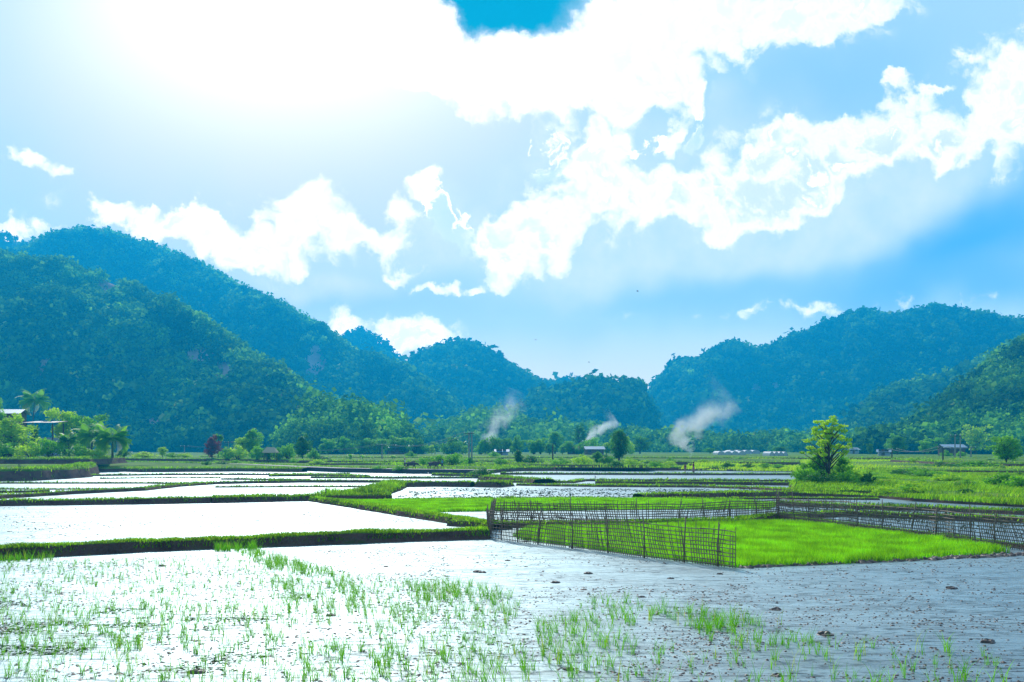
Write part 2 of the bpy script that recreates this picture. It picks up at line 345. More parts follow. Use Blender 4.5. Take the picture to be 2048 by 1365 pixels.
M_palm = leafmat('palm_leaf', (.08, .3, .03), (.28, .58, .06), .5, (.45, .42, .08), rough=.35, gloss=.6)
M_bark = basic('bark', (.11, .085, .06), .9, .4, 4., .4)
M_bamboo = basic('bamboo_cane', (.26, .18, .12), .7, .45, 5., 0)
M_pole = basic('pole_concrete', (.33, .32, .29), .8, .15, 2.)
M_iron = basic('dark_iron', (.06, .06, .06), .5, .2, 3.)
M_tin = basic('tin_roof', (.40, .46, .52), .4, .12, 1.5, metal=.3)
M_tinblue = basic('blue_roof', (.12, .3, .45), .45, .15, 1.5)
M_darkroof = basic('dark_roof', (.04, .06, .09), .5, .2, 1.5)
M_redroof = basic('clay_roof', (.3, .13, .09), .8, .25, 2.)
M_wall = basic('house_wall', (.42, .46, .55), .85, .1, 1.)
M_wallw = basic('white_wall', (.75, .74, .7), .85, .08, 1.)
M_wood = basic('timber', (.16, .1, .07), .8, .3, 3.)
M_glass = basic('window_dark', (.03, .04, .05), .15, .1, 1., spec=.6)
M_film = basic('white_film', (.5, .54, .57), .4, .06, 1.)
M_hide = basic('buffalo_hide', (.085, .06, .055), .75, .3, 4.)
M_horn = basic('horn', (.05, .045, .04), .4, .2, 6.)
M_skin = basic('skin', (.42, .24, .16), .6, .08, 6.)
M_hair = basic('hair', (.02, .016, .013), .6, .2, 9.)
M_blue = basic('blue_shirt', (.08, .42, .62), .85, .1, 6.)
M_navy = basic('navy_trousers', (.02, .025, .04), .85, .2, 6.)
M_maroon = basic('maroon_cloth', (.32, .03, .07), .85, .15, 6.)
M_pink = basic('pink_cloth', (.5, .2, .22), .85, .15, 6.)
M_white = basic('white_cloth', (.7, .72, .75), .85, .1, 6.)
M_straw = basic('straw', (.55, .45, .28), .85, .2, 8.)
M_bird = basic('bird_feather', (.03, .03, .035), .7, .3, 9.)

# ------------------------------------------------------------------ ground sheet and water
gv = []; gx = np.linspace(-4500, 4500, 61); gy = np.concatenate([np.linspace(-60, 420, 61), np.linspace(450, 9000, 40)])
GX, GY = np.meshgrid(gx, gy); GZ = np.where(GY < 300, -.25, -.25 + .9 * np.clip((GY - 300) / 200, 0, 1)) - np.clip((GY - 2500) / 8000, 0, 1) * 40
idx = np.arange(GX.size).reshape(GX.shape)
q = np.stack([idx[:-1, :-1], idx[:-1, 1:], idx[1:, 1:], idx[1:, :-1]], -1).reshape(-1, 4)
tag(link('ground', fast_mesh('ground', np.stack([GX, GY, GZ], -1).reshape(-1, 3), q, smooth=True), M_meadow), kind='structure')
mb = MB(); mb.add([(-220, 4, 0), (220, 4, 0), (220, 250, 0), (-220, 250, 0)], [(0, 1, 2, 3)])
tag(mb.build('paddy_water', M_water), kind='structure')

def densify(pts, step):
    out = [np.array(pts[0], float)]
    for a, b_ in zip(pts[:-1], pts[1:]):
        a = np.array(a, float); b_ = np.array(b_, float); n_ = max(1, int(np.linalg.norm(b_ - a) / step))
        for k in range(1, n_ + 1): out.append(a + (b_ - a) * k / n_)
    return np.array(out)
GRASS = []     # (x, y, z, height, lean) arrays collected for the grass object
def bund(name, pix, h, w, seed=0, grass=.25, dens=60, soil=M_soil, flat=False):
    """earth ridge: near foot follows the traced line, soil flanks, turf top"""
    P = densify([G(*p)[:2] for p in pix], max(.35, h * .8)); n_ = len(P)
    d = np.gradient(P, axis=0); d /= np.linalg.norm(d, axis=1)[:, None] + 1e-9
    nrm = np.stack([-d[:, 1], d[:, 0]], 1)
    if nrm[:, 1].mean() < 0 and abs(nrm[:, 1].mean()) > .15: nrm = -nrm
    s = np.arange(n_) * .35
    hh = h * (.82 + .36 * fbm(s * .4, s * 0 + seed, seed)); ww = w * (.8 + .4 * fbm(s * .3, s * 0 + 5, seed + 3)); ed = (fbm(s * .9, s * 0, seed + 9) - .5) * .35 * min(1, h * 3)
    prof = [(0., -.12), (.06, .02), (.16, .55), (.2, .93), (.5, 1.06), (.8, .95), (.9, .5), (1., -.12)]
    v = []
    for a, z in prof:
        jit = (fbm(P[:, 0] * 2.2 + a * 9, P[:, 1] * 2.2, seed + 31) - .5)
        off = ed * (1 if a < .5 else .4) + a * (ww + 2 * .25 * h) + jit * .12 * min(1., h * 3)
        v.append(np.column_stack([P + nrm * off[:, None], np.where(z < 0, -.12, z * hh + jit * .08 * h)]))
    v = np.array(v); k = len(prof); ids = np.arange(k * n_).reshape(k, n_)
    q = np.stack([ids[:-1, :-1], ids[:-1, 1:], ids[1:, 1:], ids[1:, :-1]], -1)
    me = fast_mesh(name, v.reshape(-1, 3), q.reshape(-1, 4), smooth=True)
    mi = np.zeros(q.shape[:2], np.int32); mi[3:5, :] = 1; mi[5:, :] = 1
    me.polygons.foreach_set('material_index', mi.ravel())
    o = link(name, me, [soil, M_turf]); tag(o, kind='structure')
    if grass:
        seg = np.linalg.norm(np.diff(P, axis=0), axis=1).sum(); rs = np.random.RandomState(seed + 7)
        m_ = int(seg * (w + .3) * dens); m_ = min(m_, 26000); i = rs.randint(0, n_ - 1, m_); fr = rs.rand(m_)
        c = P[i] * (1 - fr[:, None]) + P[i + 1] * fr[:, None]; a = .1 + .85 * rs.rand(m_) ** .8
        p = c + nrm[i] * (a * (ww[i] + .5 * h))[:, None]
        z = np.interp(a, [.0, .16, .2, .5, .8, .95], [0, .55, .9, 1.0, .9, .4]) * hh[i] - .02
        cl = fbm(p[:, 0] * .8, p[:, 1] * .8, seed + 2)
        GRASS.append(np.column_stack([p, z, grass * (.35 + 1.1 * cl) * (.6 + .8 * rs.rand(m_))]))
    return o
def terrace(name, near, far, zt, zb=-.15, m=M_meadow, seed=0, soil=M_soil, grass=.3, dens=6):
    """raised land: near edge line (pixels on level zb0) and far Y; soil face and grassy lip"""
    zb0 = max(zb, 0)
    P = densify([G(p[0], p[1], zb0)[:2] for p in near], 1.2); n_ = len(P)
    d = np.gradient(P, axis=0); d /= np.linalg.norm(d, axis=1)[:, None] + 1e-9; nrm = np.stack([-d[:, 1], d[:, 0]], 1)
    s = np.arange(n_); ed = (fbm(s * .12, s * 0, seed) - .5) * 2.2 * min(1, zt)
    rows = []
    for a, z in ((-.15, zb - .1), (.1, zb + (zt - zb) * .25), (.22, zb + (zt - zb) * .8), (.5, zt), (2., zt + .03)):
        jit = fbm(P[:, 0] * .8, P[:, 1] * .8 + a * 7, seed + 5) - .5
        rows.append(np.column_stack([P + nrm * (a * (zt - zb0 + .3) + ed + jit * .5 * (zt - zb0))[:, None], np.full(n_, z) + (jit * .15 * (zt - zb0) if z > zb else 0)]))
    last = rows[-1]
    fy = np.maximum(np.array([far(p[0]) if callable(far) else far for p in last]), last[:, 1] + 1.)
    for k in (.1, .3, .6, 1.):
        Y = last[:, 1] * (1 - k) + fy * k
        rows.append(np.column_stack([last[:, 0] * (Y / last[:, 1]), Y, np.full(n_, zt) + .12 * (fbm(last[:, 0] * .1, Y * .1, seed + 8) - .5)]))
    v = np.array(rows); k = len(rows); ids = np.arange(k * n_).reshape(k, n_)
    q = np.stack([ids[:-1, :-1], ids[:-1, 1:], ids[1:, 1:], ids[1:, :-1]], -1)
    me = fast_mesh(name, v.reshape(-1, 3), q.reshape(-1, 4), smooth=False)
    mi = np.zeros(q.shape[:2], np.int32); mi[2:, :] = 1; me.polygons.foreach_set('material_index', mi.ravel())
    o = link(name, me, [soil, m]); tag(o, kind='structure')
    if grass:
        rs = np.random.RandomState(seed + 11); m_ = int(np.linalg.norm(np.diff(P, axis=0), axis=1).sum() * dens * 3)
        i = rs.randint(0, n_ - 1, m_); a = .15 + 1.6 * rs.rand(m_)
        p = P[i] + nrm[i] * (a * (zt - zb0 + .3) + ed[i])[:, None] + d[i] * (rs.rand(m_)[:, None] - .5) * 1.5
        z = np.interp(a, [.15, .3, .5, 3], [zb0, zb0 + (zt - zb0) * .8, zt, zt]) - .03
        GRASS.append(np.column_stack([p, z, grass * (.6 + 1. * rs.rand(m_))]))
    return o

bund('earth_bund', [(-500, 1146), (-100, 1128), (0, 1121), (150, 1112), (300, 1104), (560, 1094), (760, 1086), (880, 1082), (982, 1079)], .42, 1.15, 1, .15, 330)
bund('earth_bund', [(612, 1003), (700, 1017), (760, 1027), (830, 1038), (905, 1050), (975, 1061)], .3, 1.3, 2, .16, 160)
bund('earth_bund', [(-500, 1026), (0, 1013), (300, 1009), (421, 1007)], .40, 1.2, 3, .18, 70)
bund('earth_bund', [(424, 1007), (520, 1005), (612, 1003), (700, 1002), (785, 1001)], .40, 1.6, 4, .28, 90)
bund('earth_bund', [(660, 1000), (730, 997), (775, 992), (800, 984), (818, 975)], .38, 2.4, 5, .5, 60)
bund('earth_bund', [(816, 975), (870, 974), (938, 975)], .5, 1.8, 6, .2, 40)
bund('earth_bund', [(946, 975), (1000, 976), (1033, 973)], .5, 2.2, 7, .25, 40)
bund('earth_bund', [(1030, 972), (1130, 974), (1250, 975), (1400, 976), (1500, 979), (1590, 985)], .2, 1.6, 8, .2, 30)
bund('earth_bund', [(770, 1003), (1000, 1000), (1200, 1000), (1300, 1001), (1400, 1001), (1560, 999), (1760, 1001)], .14, .8, 9, .14, 60)
bund('earth_bund', [(1290, 1000), (1400, 998), (1560, 994), (1760, 995)], .42, 2.2, 10, .22, 40)
bund('earth_bund', [(890, 1053), (975, 1057), (1100, 1057), (1300, 1055), (1500, 1050), (1562, 1040), (1700, 1034), (1850, 1040), (2048, 1048), (2400, 1058)], .28, 1.2, 11, .16, 90)
bund('earth_bund', [(1562, 1038), (1640, 1047), (1750, 1062), (1870, 1076), (2048, 1100), (2200, 1125)], .18, .7, 12, .1, 60)
bund('earth_bund', [(1545, 1012), (1700, 1019), (1850, 1023), (2048, 1031), (2400, 1040)], .24, 1.6, 13, .2, 50)
for k, (ln, h, w) in enumerate([
    ([(-400, 1008), (0, 999), (60, 995), (153, 989), (295, 982), (366, 974), (437, 969), (600, 966), (760, 966), (830, 967)], .28, 1.3),
    ([(430, 976), (560, 975.5), (770, 975)], .13, .5), ([(-300, 970), (0, 968), (300, 968), (400, 969)], .14, .5),
    ([(-300, 978), (100, 980), (250, 979), (330, 976)], .10, .4), ([(-300, 988), (0, 987), (100, 985)], .2, .8),
    ([(180, 953), (350, 951), (560, 951), (700, 950)], .2, .8), ([(440, 960), (520, 961), (615, 962)], .18, 1.),
    ([(620, 957), (760, 958), (860, 958), (1000, 957)], .2, .8), ([(540, 954), (640, 953), (720, 955)], .25, 2.),
    ([(1000, 950), (1200, 950.5), (1370, 951), (1600, 951)], .28, 1.), ([(980, 966), (1150, 967), (1175, 963), (1300, 963), (1600, 964)], .22, 1.2),
    ([(1190, 969), (1400, 970), (1600, 972)], .34, 1.4), ([(950, 961), (1010, 964), (1060, 968)], .5, 3.), ([(-200, 946), (0, 943.5)], .2, 1.),
    ([(860, 952), (960, 954), (1010, 957)], .3, 1.5), ([(200, 958.5), (300, 957), (440, 957)], .1, .4)]):
    bund('earth_bund', ln, h, w, 20 + k, .16 + .2 * h, 26 if w < 1 else 18)
# raised fields on the left, the farmland behind the path and the rough meadow on the right
terrace('terrace_field', [(-500, 972), (-100, 965), (0, 963), (60, 962.5), (100, 961), (150, 958), (181, 955), (192, 949), (196, 943)], 150, 1.45, seed=1, dens=14)
terrace('terrace_field', [(192, 944), (250, 944), (285, 945), (480, 944), (600, 945)], 260, .62, seed=2, dens=8)
terrace('terrace_field', [(-500, 933), (0, 930.5), (180, 929.5), (250, 925)], 900, 2.27, 1.3, seed=3, dens=8)
terrace('terrace_field', [(238, 929.5), (480, 934.5), (600, 940), (680, 943), (860, 946), (980, 947), (1040, 943), (1200, 942), (1380, 942), (1500, 943), (1596, 944), (1602, 960), (1585, 975), (1575, 990), (1757, 996), (1850, 1004), (2048, 1015), (2500, 1040)], 1000, .62, seed=4, dens=9)
for k, (ln, z0, z1) in enumerate([([(620, 931), (800, 930), (1000, 932)], .62, .95), ([(1000, 932), (1040, 934), (1120, 935), (1300, 936)], .62, 1.1), ([(250, 920), (500, 922), (700, 926), (1000, 925)], .9, 1.25),
                                  ([(1000, 925), (1300, 927), (1600, 928)], .9, 1.2), ([(1650, 940), (1800, 945), (2048, 948), (2300, 950)], .62, 1.), ([(1780, 925), (1900, 932), (2048, 935), (2300, 936)], .9, 1.5),
                                  ([(400, 915), (800, 917), (1250, 917), (1700, 918), (2300, 919)], 1.2, 1.4)]):
    terrace('terrace_field', ln, (lambda x, q=G(0, ln[0][1], z0)[1]: q + 60), z1, z0, seed=40 + k, dens=4)
# concrete irrigation path with its dark retaining wall
pp = densify([G(*p)[:2] for p in [(236, 928.6), (340, 930), (480, 935), (600, 941.5), (680, 945), (860, 948), (985, 949)]], 3.)
mb = MB(); zt = .66
for a, b_ in zip(pp[:-1], pp[1:]):
    d = (b_ - a) / np.linalg.norm(b_ - a); nn = np.array([-d[1], d[0]])
    A0, B0, A1, B1 = a - nn * .6, b_ - nn * .6, a + nn * 2.6, b_ + nn * 2.6
    mb.add([(*A0, -.1), (*B0, -.1), (*B0, zt), (*A0, zt), (*A1, zt), (*B1, zt), (*A1, -.1), (*B1, -.1)], [(0, 1, 2, 3)], 1); mb.add([(*A0, zt), (*B0, zt), (*B1, zt), (*A1, zt)], [(0, 1, 2, 3)], 0)
tag(mb.build('path', [M_conc, basic('old_wall', (.09, .08, .075), .9, .35, .8, .4)]), kind='structure')

# ------------------------------------------------------------------ blades (grass, rice)
def blades(x, y, z, h, wd, seed, lean=.35, seg=2):
    """curved blades as strips of quads; arrays in, one mesh out"""
    n_ = len(x); rs = np.random.RandomState(seed); ang = rs.rand(n_) * 2 * np.pi; le = lean * h * (.4 + rs.rand(n_)); a2 = rs.rand(n_) * np.pi
    dx, dy = np.cos(ang) * le, np.sin(ang) * le; wx, wy = np.cos(a2) * wd, np.sin(a2) * wd
    rows = []
    for k in range(seg + 1):
        f = k / seg; ww = (1 - f) ** .6 if k < seg else .12
        cx, cy, cz = x + dx * f * f, y + dy * f * f, z + h * f * (1 - .12 * f)
        rows.append(np.stack([np.stack([cx - wx * ww, cy - wy * ww, cz], -1), np.stack([cx + wx * ww, cy + wy * ww, cz], -1)], 1))
    v = np.stack(rows, 1).reshape(n_, -1, 3); nv = (seg + 1) * 2; base_ = (np.arange(n_) * nv)[:, None, None]
    f = np.array([[2 * k, 2 * k + 1, 2 * k + 3, 2 * k + 2] for k in range(seg)])[None] + base_
    tint = np.repeat(rs.rand(n_), nv)
    return v.reshape(-1, 3), f.reshape(-1, 4), tint
g = np.concatenate(GRASS); ds = g[:, 1]
v, f, ti = blades(g[:, 0], g[:, 1], g[:, 2], g[:, 3], .006 + ds * .00045, 5, .5)
tag(link('bund_grass', fast_mesh('bund_grass', v, f, ti), M_grass), 'green grass growing along the tops of the earth bunds between the paddies', 'grass', kind='stuff')
def inpoly(x, y, poly):
    c = np.zeros(len(x), bool); j = len(poly) - 1
    for i in range(len(poly)):
        (xi, yi), (xj, yj) = poly[i], poly[j]
        c ^= ((yi > y) != (yj > y)) & (x < (xj - xi) * (y - yi) / (yj - yi + 1e-12) + xi); j = i
    return c
def scatter(pixpoly, n_, seed, z=0.):
    poly = [G(px, py, z)[:2] for px, py in pixpoly]; a = np.array(poly); rs = np.random.RandomState(seed); X = []; Y = []; c = 0
    while c < n_:
        x = rs.uniform(a[:, 0].min(), a[:, 0].max(), n_); y = rs.uniform(a[:, 1].min(), a[:, 1].max(), n_); k = inpoly(x, y, poly); X.append(x[k]); Y.append(y[k]); c += k.sum()
        if c == 0: break
    return np.concatenate(X)[:n_], np.concatenate(Y)[:n_]
bed1 = [(1020, 1077), (1060, 1058), (1300, 1056), (1556, 1047), (1640, 1053), (1760, 1068), (1880, 1082), (2030, 1108), (1880, 1118), (1700, 1128), (1475, 1136), (1300, 1115), (1150, 1094)]
x, y = scatter(bed1, 150000, 3)
row = fbm(x * .55, y * .35, 5, 3); h = .30 * (.72 + .5 * row) * (.75 + .5 * np.random.RandomState(4).rand(len(x)))
k = (fbm(x * .25, y * 1.6, 8, 3) > .35); x, y, h = x[k], y[k], h[k]
v, f, ti = blades(x, y, np.zeros(len(x)), h, .011, 6, .25)
tag(link('rice_seedbed', fast_mesh('rice_seedbed', v, f, ti), M_rice), 'dense bright green rice seedlings in the bed inside the bamboo fence', 'rice', kind='stuff')
bed2 = [(640, 1003), (700, 1003), (790, 1003), (1000, 1001), (1290, 1001), (1480, 1003), (1560, 1008), (1540, 1019), (1200, 1021), (1000, 1023), (870, 1025), (905, 1045), (800, 1030), (700, 1013)]
x, y = scatter(bed2, 90000, 13)
h = .26 * (.7 + .5 * fbm(x * .3, y * .3, 15, 3)); k = (fbm(x * .12, y * .8, 18, 3) > .3); x, y, h = x[k], y[k], h[k]
v, f, ti = blades(x, y, np.zeros(len(x)), h, .026, 16, .25)
tag(link('rice_seedbed', fast_mesh('rice_seedbed_far', v, f, ti), M_rice), 'strip of bright green rice seedlings behind the bamboo fence', 'rice', kind='stuff')
# rough grass over the right-hand meadow and the far farmland
def meadow(name, label, poly, n_, hgt, wd, seed, z, mat=M_grass, thr=.45):
    x, y = scatter(poly, n_, seed, z); c = fbm(x * .12, y * .12, seed, 4); k = c > thr - .12; x, y, c = x[k], y[k], c[k]
    h_ = hgt * (.3 + 2. * np.clip(c - thr + .1, 0, .6)) * (.6 + .8 * np.random.RandomState(seed).rand(len(x)))
    v, f, ti = blades(x, y, np.full(len(x), z - .03), h_, wd * (.7 + .6 * np.random.RandomState(seed + 1).rand(len(x))), seed, .4)
    tag(link(name, fast_mesh(name, v, f, ti), mat), label, 'grass', kind='stuff')
meadow('meadow_grass', 'rough green grass covering the meadow right of the tall thin tree', [(1580, 985), (1610, 962), (1600, 945), (2060, 945), (2300, 950), (2300, 1030), (2048, 1010), (1860, 999), (1760, 992)], 110000, .5, .03, 51, .6)
meadow('yellow_grass', 'yellow green crop standing in the field before the right hand hill', [(1400, 928), (1500, 922), (1900, 921), (2300, 922), (2300, 946), (1600, 943), (1350, 940)], 80000, .7, .06, 52, .6, M_leafY, .42)
meadow('field_grass', 'green grass and weeds over the fields beyond the buffalo path', [(250, 921), (600, 926), (860, 932), (1040, 934), (1340, 936), (1340, 924), (900, 919), (300, 917)], 60000, .6, .07, 53, .7)

# ------------------------------------------------------------------ hills
def hill(name, sky_, Yr, Yb, Yk, seed, n_crowns, cr, K, mat=M_forest, rocks=(), relief=.28, fname='hill_forest', flabel='', step=5., lit=.0, pw=.68):
    px = np.arange(sky_[0][0], sky_[-1][0], step); sp = np.array(sky_, float)
    py = np.interp(px, sp[:, 0], sp[:, 1]) + (fbm(px / 16., px * 0, seed, 4) - .5) * 9
    yr = np.interp(px, *zip(*Yr)) if isinstance(Yr, list) else np.full(len(px), float(Yr))
    yb = np.interp(px, *zip(*Yb)) if isinstance(Yb, list) else np.full(len(px), float(Yb))
    zr = np.maximum(HC + (HZ - py) / F * yr - cr * .9, -1); n_ = len(px); rows = []; nf = 70
    def surf(pxv, t, zrv, yrv, ybv):
        tf = np.clip(t, 0, 1); Y = np.where(t <= 1, ybv + (yrv - ybv) * t, yrv + (Yk - yrv) * (t - 1)); X = (pxv - 1024) / F * Y
        prof = np.where(t <= 1, np.interp(tf, [0, .12, .3, .55, .74, .86, 1], [0, .12, .36, .66, .86, .94, 1]) if pw > .6 else tf ** pw, np.clip(1 - (t - 1) ** 1.2, 0, 1))
        rl = (fbm(X / 90., Y / 130., seed + 3, 5) - .5) * 2
        gl = np.abs(fbm(X / 60. + 3, Y / 240., seed + 6, 3) - .5) * 2
        env = np.sin(np.pi * np.clip(t, 0, 1)) ** .7
        z = zrv * prof * (1 + env * relief * (rl * .8 - gl * .9 + .15)) + env * 3 * (fbm(X / 18., Y / 18., seed + 12, 3) - .5)
        sk = HC + (zrv - HC) / yrv * Y      # stay under the traced crest
        z = np.where(t <= 1, np.minimum(z, np.maximum(sk * .985, prof * zrv * .6)), z)
        return np.stack([X, Y, np.maximum(z - 1.5 * (t <= 0), -3)], -1)
    T = np.concatenate([np.linspace(0, 1, nf), np.linspace(1, 2, 14)[1:]])
    v = surf(px[None], T[:, None], zr[None], yr[None], yb[None]); ids = np.arange(v.shape[0] * n_).reshape(v.shape[0], n_)
    q = np.stack([ids[:-1, :-1], ids[:-1, 1:], ids[1:, 1:], ids[1:, :-1]], -1)
    me = fast_mesh(name, v.reshape(-1, 3), q.reshape(-1, 4), smooth=True)
    c = v[:-1, :-1]; cpx = 1024 + c[..., 0] / c[..., 1] * F; cpy = HZ - (c[..., 2] - HC) / c[..., 1] * F
    wob = fbm(cpx / 14., cpy / 14., seed + 40, 4)
    def rockm(a, b_, w_):
        r = np.zeros(a.shape, bool)
        for (rx_, ry_, ax, ay) in rocks: r |= ((a - rx_) / ax) ** 2 + ((b_ - ry_) / ay) ** 2 + (w_ - .5) * 2.6 < 1.7
        return r
    me.polygons.foreach_set('material_index', rockm(cpx, cpy, wob).astype(np.int32).ravel())
    tag(link(name, me, [M_hill, M_rock]), kind='structure')
    rs = np.random.RandomState(seed)
    t = rs.rand(n_crowns * 2) ** .9 * 1.06; i = rs.rand(n_crowns * 2) * (n_ - 1.01); keep = rs.rand(len(t)) < np.where(t <= 1, yb[i.astype(int)] + (yr - yb)[i.astype(int)] * t, yr[i.astype(int)]) / yr.max()
    t, i = t[keep][:n_crowns], i[keep][:n_crowns]; ii = i.astype(int); fr = i - ii
    lerp = lambda a: a[ii] * (1 - fr) + a[ii + 1] * fr
    p = surf(lerp(px), t, lerp(zr), lerp(yr), lerp(yb))
    ppx = 1024 + p[:, 0] / p[:, 1] * F; ppy = HZ - (p[:, 2] - HC) / p[:, 1] * F
    k = ~(rockm(ppx, ppy, fbm(ppx / 14., ppy / 14., seed + 40, 4)) & (rs.rand(len(t)) < .97)) & (p[:, 2] > -1); p = p[k]; t = t[k]
    if lit:  # sunlit crest edge painted in: crowns there take the lighter grove leaf colour
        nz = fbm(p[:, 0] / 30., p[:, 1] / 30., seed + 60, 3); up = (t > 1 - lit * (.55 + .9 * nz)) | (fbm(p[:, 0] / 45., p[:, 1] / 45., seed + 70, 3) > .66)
        crowns(fname, p[up], cr * .85, K, rs, M_forest2, 'crowns coloured lighter as if sunlit along the crest, ' + flabel); p = p[~up]
    crowns(fname, p, cr, K, rs, mat, flabel); return p
def crowns(fname, p, cr, K, rs, mat, flabel, kind='stuff', tintoff=None):
    n_ = len(p); r = cr * (.4 + 1.1 * rs.rand(n_) ** 2.2) * np.where(rs.rand(n_) < .03, 1.4, 1.)
    d = rs.normal(size=(n_, K, 3)); d[..., 2] = np.abs(d[..., 2]) * 1.05 - .35; d /= np.linalg.norm(d, axis=2)[..., None]
    lump = 1 + .28 * np.sin(d[..., 0] * 5 + rs.rand(n_, 1) * 6) * np.sin(d[..., 1] * 5 + rs.rand(n_, 1) * 6) + .12 * rs.normal(size=(n_, K))
    asp = (.75 + .6 * rs.rand(n_, 1))
    c = p[:, None] + d * (r[:, None] * lump)[..., None] * np.stack([np.ones((n_, 1)), np.ones((n_, 1)), asp], -1); c[..., 2] += (r * .75)[:, None]
    nr = d + rs.normal(size=d.shape) * .55; nr /= np.linalg.norm(nr, axis=2)[..., None]
    a = np.cross(nr, rs.normal(size=d.shape)); a /= np.linalg.norm(a, axis=2)[..., None]; b_ = np.cross(nr, a)
    s_ = (r[:, None] * (2.0 / math.sqrt(K)) * (.6 + .7 * rs.rand(n_, K)))[..., None]
    v = np.stack([c - a * s_, c - b_ * s_ * .8, c + a * s_, c + b_ * s_ * .8], 2).reshape(-1, 3)
    ti = np.clip(rs.rand(n_, 1) ** 1.5 * .75 + .3 * rs.rand(n_, K), 0, 1); ti = np.repeat(ti.ravel(), 4)
    o = link(fname, fast_mesh(fname, v, np.arange(len(v)).reshape(-1, 4), ti), mat); tag(o, flabel, 'forest', kind=kind); return o

hill('hills', [(-700, 500), (-200, 470), (0, 465), (40, 474), (80, 490), (150, 520), (260, 600)], 1900, 1500, 2300, 1, 1600, 7, 16, flabel='blue forest on the small ridge at the far left edge behind the round summit')
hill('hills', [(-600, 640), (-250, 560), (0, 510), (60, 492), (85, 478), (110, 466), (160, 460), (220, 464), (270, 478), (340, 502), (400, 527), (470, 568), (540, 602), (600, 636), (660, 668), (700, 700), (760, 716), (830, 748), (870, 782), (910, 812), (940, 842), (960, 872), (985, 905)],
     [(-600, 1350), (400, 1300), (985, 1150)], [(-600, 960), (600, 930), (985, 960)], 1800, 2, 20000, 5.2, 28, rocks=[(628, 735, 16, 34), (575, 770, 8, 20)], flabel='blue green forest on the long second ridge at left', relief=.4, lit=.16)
hill('hills', [(600, 760), (660, 705), (695, 668), (722, 660), (750, 676), (780, 700), (810, 735), (860, 800)], 1750, 1500, 2000, 3, 1500, 6.5, 20, flabel='forest on the small dark peak behind the second ridge')
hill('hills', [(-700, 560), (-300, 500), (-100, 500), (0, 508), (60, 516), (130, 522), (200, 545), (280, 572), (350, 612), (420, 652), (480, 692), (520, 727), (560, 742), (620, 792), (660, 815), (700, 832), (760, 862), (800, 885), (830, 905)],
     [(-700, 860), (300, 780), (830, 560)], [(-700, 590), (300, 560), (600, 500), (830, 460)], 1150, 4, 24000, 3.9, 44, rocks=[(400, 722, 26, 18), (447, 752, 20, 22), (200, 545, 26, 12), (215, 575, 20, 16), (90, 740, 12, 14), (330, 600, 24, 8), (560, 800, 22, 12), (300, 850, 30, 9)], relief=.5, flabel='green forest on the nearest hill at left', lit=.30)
hill('hills', [(760, 790), (800, 745), (840, 716), (880, 702), (930, 690), (960, 701), (1000, 726), (1060, 762), (1100, 775), (1150, 790), (1200, 800), (1260, 830), (1310, 905)], 1550, 1150, 1800, 5, 8000, 6.5, 26, rocks=[(895, 840, 14, 14)], flabel='blue forest on the round peak in the middle', relief=.3)
hill('hills', [(1060, 840), (1090, 790), (1115, 768), (1140, 760), (1165, 768), (1185, 800), (1215, 860)], 1750, 1600, 1900, 6, 800, 6.5, 20, flabel='forest on the small knob behind the cliff')
hill('hills', [(1010, 880), (1040, 825), (1080, 800), (1120, 787), (1150, 783), (1180, 772), (1210, 768), (1240, 780), (1262, 769), (1276, 772), (1288, 800), (1298, 830), (1308, 870), (1316, 905)], 1050, 935, 1250, 7, 3600, 5.5, 26, rocks=[(1190, 805, 10, 16), (1235, 800, 12, 12), (1170, 840, 8, 10)], flabel='forest on the steep cliff edged hill left of the gap', pw=.55)
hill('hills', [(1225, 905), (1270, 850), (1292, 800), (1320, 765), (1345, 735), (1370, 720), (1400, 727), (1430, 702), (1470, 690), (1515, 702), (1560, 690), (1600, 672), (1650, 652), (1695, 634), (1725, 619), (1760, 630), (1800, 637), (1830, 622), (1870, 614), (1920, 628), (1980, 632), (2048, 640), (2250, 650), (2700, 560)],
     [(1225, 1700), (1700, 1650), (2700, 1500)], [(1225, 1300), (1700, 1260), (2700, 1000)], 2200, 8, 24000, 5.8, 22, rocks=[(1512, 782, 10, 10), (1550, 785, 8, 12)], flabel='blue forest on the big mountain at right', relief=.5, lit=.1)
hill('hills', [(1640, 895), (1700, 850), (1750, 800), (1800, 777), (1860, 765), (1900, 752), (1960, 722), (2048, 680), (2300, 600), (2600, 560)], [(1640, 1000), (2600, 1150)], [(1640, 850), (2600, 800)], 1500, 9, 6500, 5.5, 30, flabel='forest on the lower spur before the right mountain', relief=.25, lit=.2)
hill('hills', [(1600, 902), (1690, 865), (1740, 838), (1790, 825), (1850, 832), (1950, 850)], 900, 760, 1000, 10, 1500, 5., 30, flabel='forest on the small shoulder at the foot of the spur')
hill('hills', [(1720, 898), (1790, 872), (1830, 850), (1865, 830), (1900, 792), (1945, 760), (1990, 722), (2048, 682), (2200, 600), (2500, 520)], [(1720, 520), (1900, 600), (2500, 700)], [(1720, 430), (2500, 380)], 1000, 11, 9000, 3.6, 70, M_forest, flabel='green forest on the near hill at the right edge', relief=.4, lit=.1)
hill('hills', [(560, 905), (620, 850), (660, 838), (700, 832), (740, 843), (775, 850), (800, 872), (820, 902)], 470, 400, 520, 12, 420, 5.2, 190, M_forest2, relief=.1, flabel='rounded leafy grove at the foot of the left hill')
hill('hills', [(820, 903), (880, 880), (915, 858), (955, 838), (990, 840), (1040, 850), (1100, 866), (1180, 868), (1250, 880), (1330, 886), (1420, 897)], 760, 560, 900, 13, 2200, 5., 80, M_forest2, relief=.15, flabel='hazy green village grove below the central peaks')
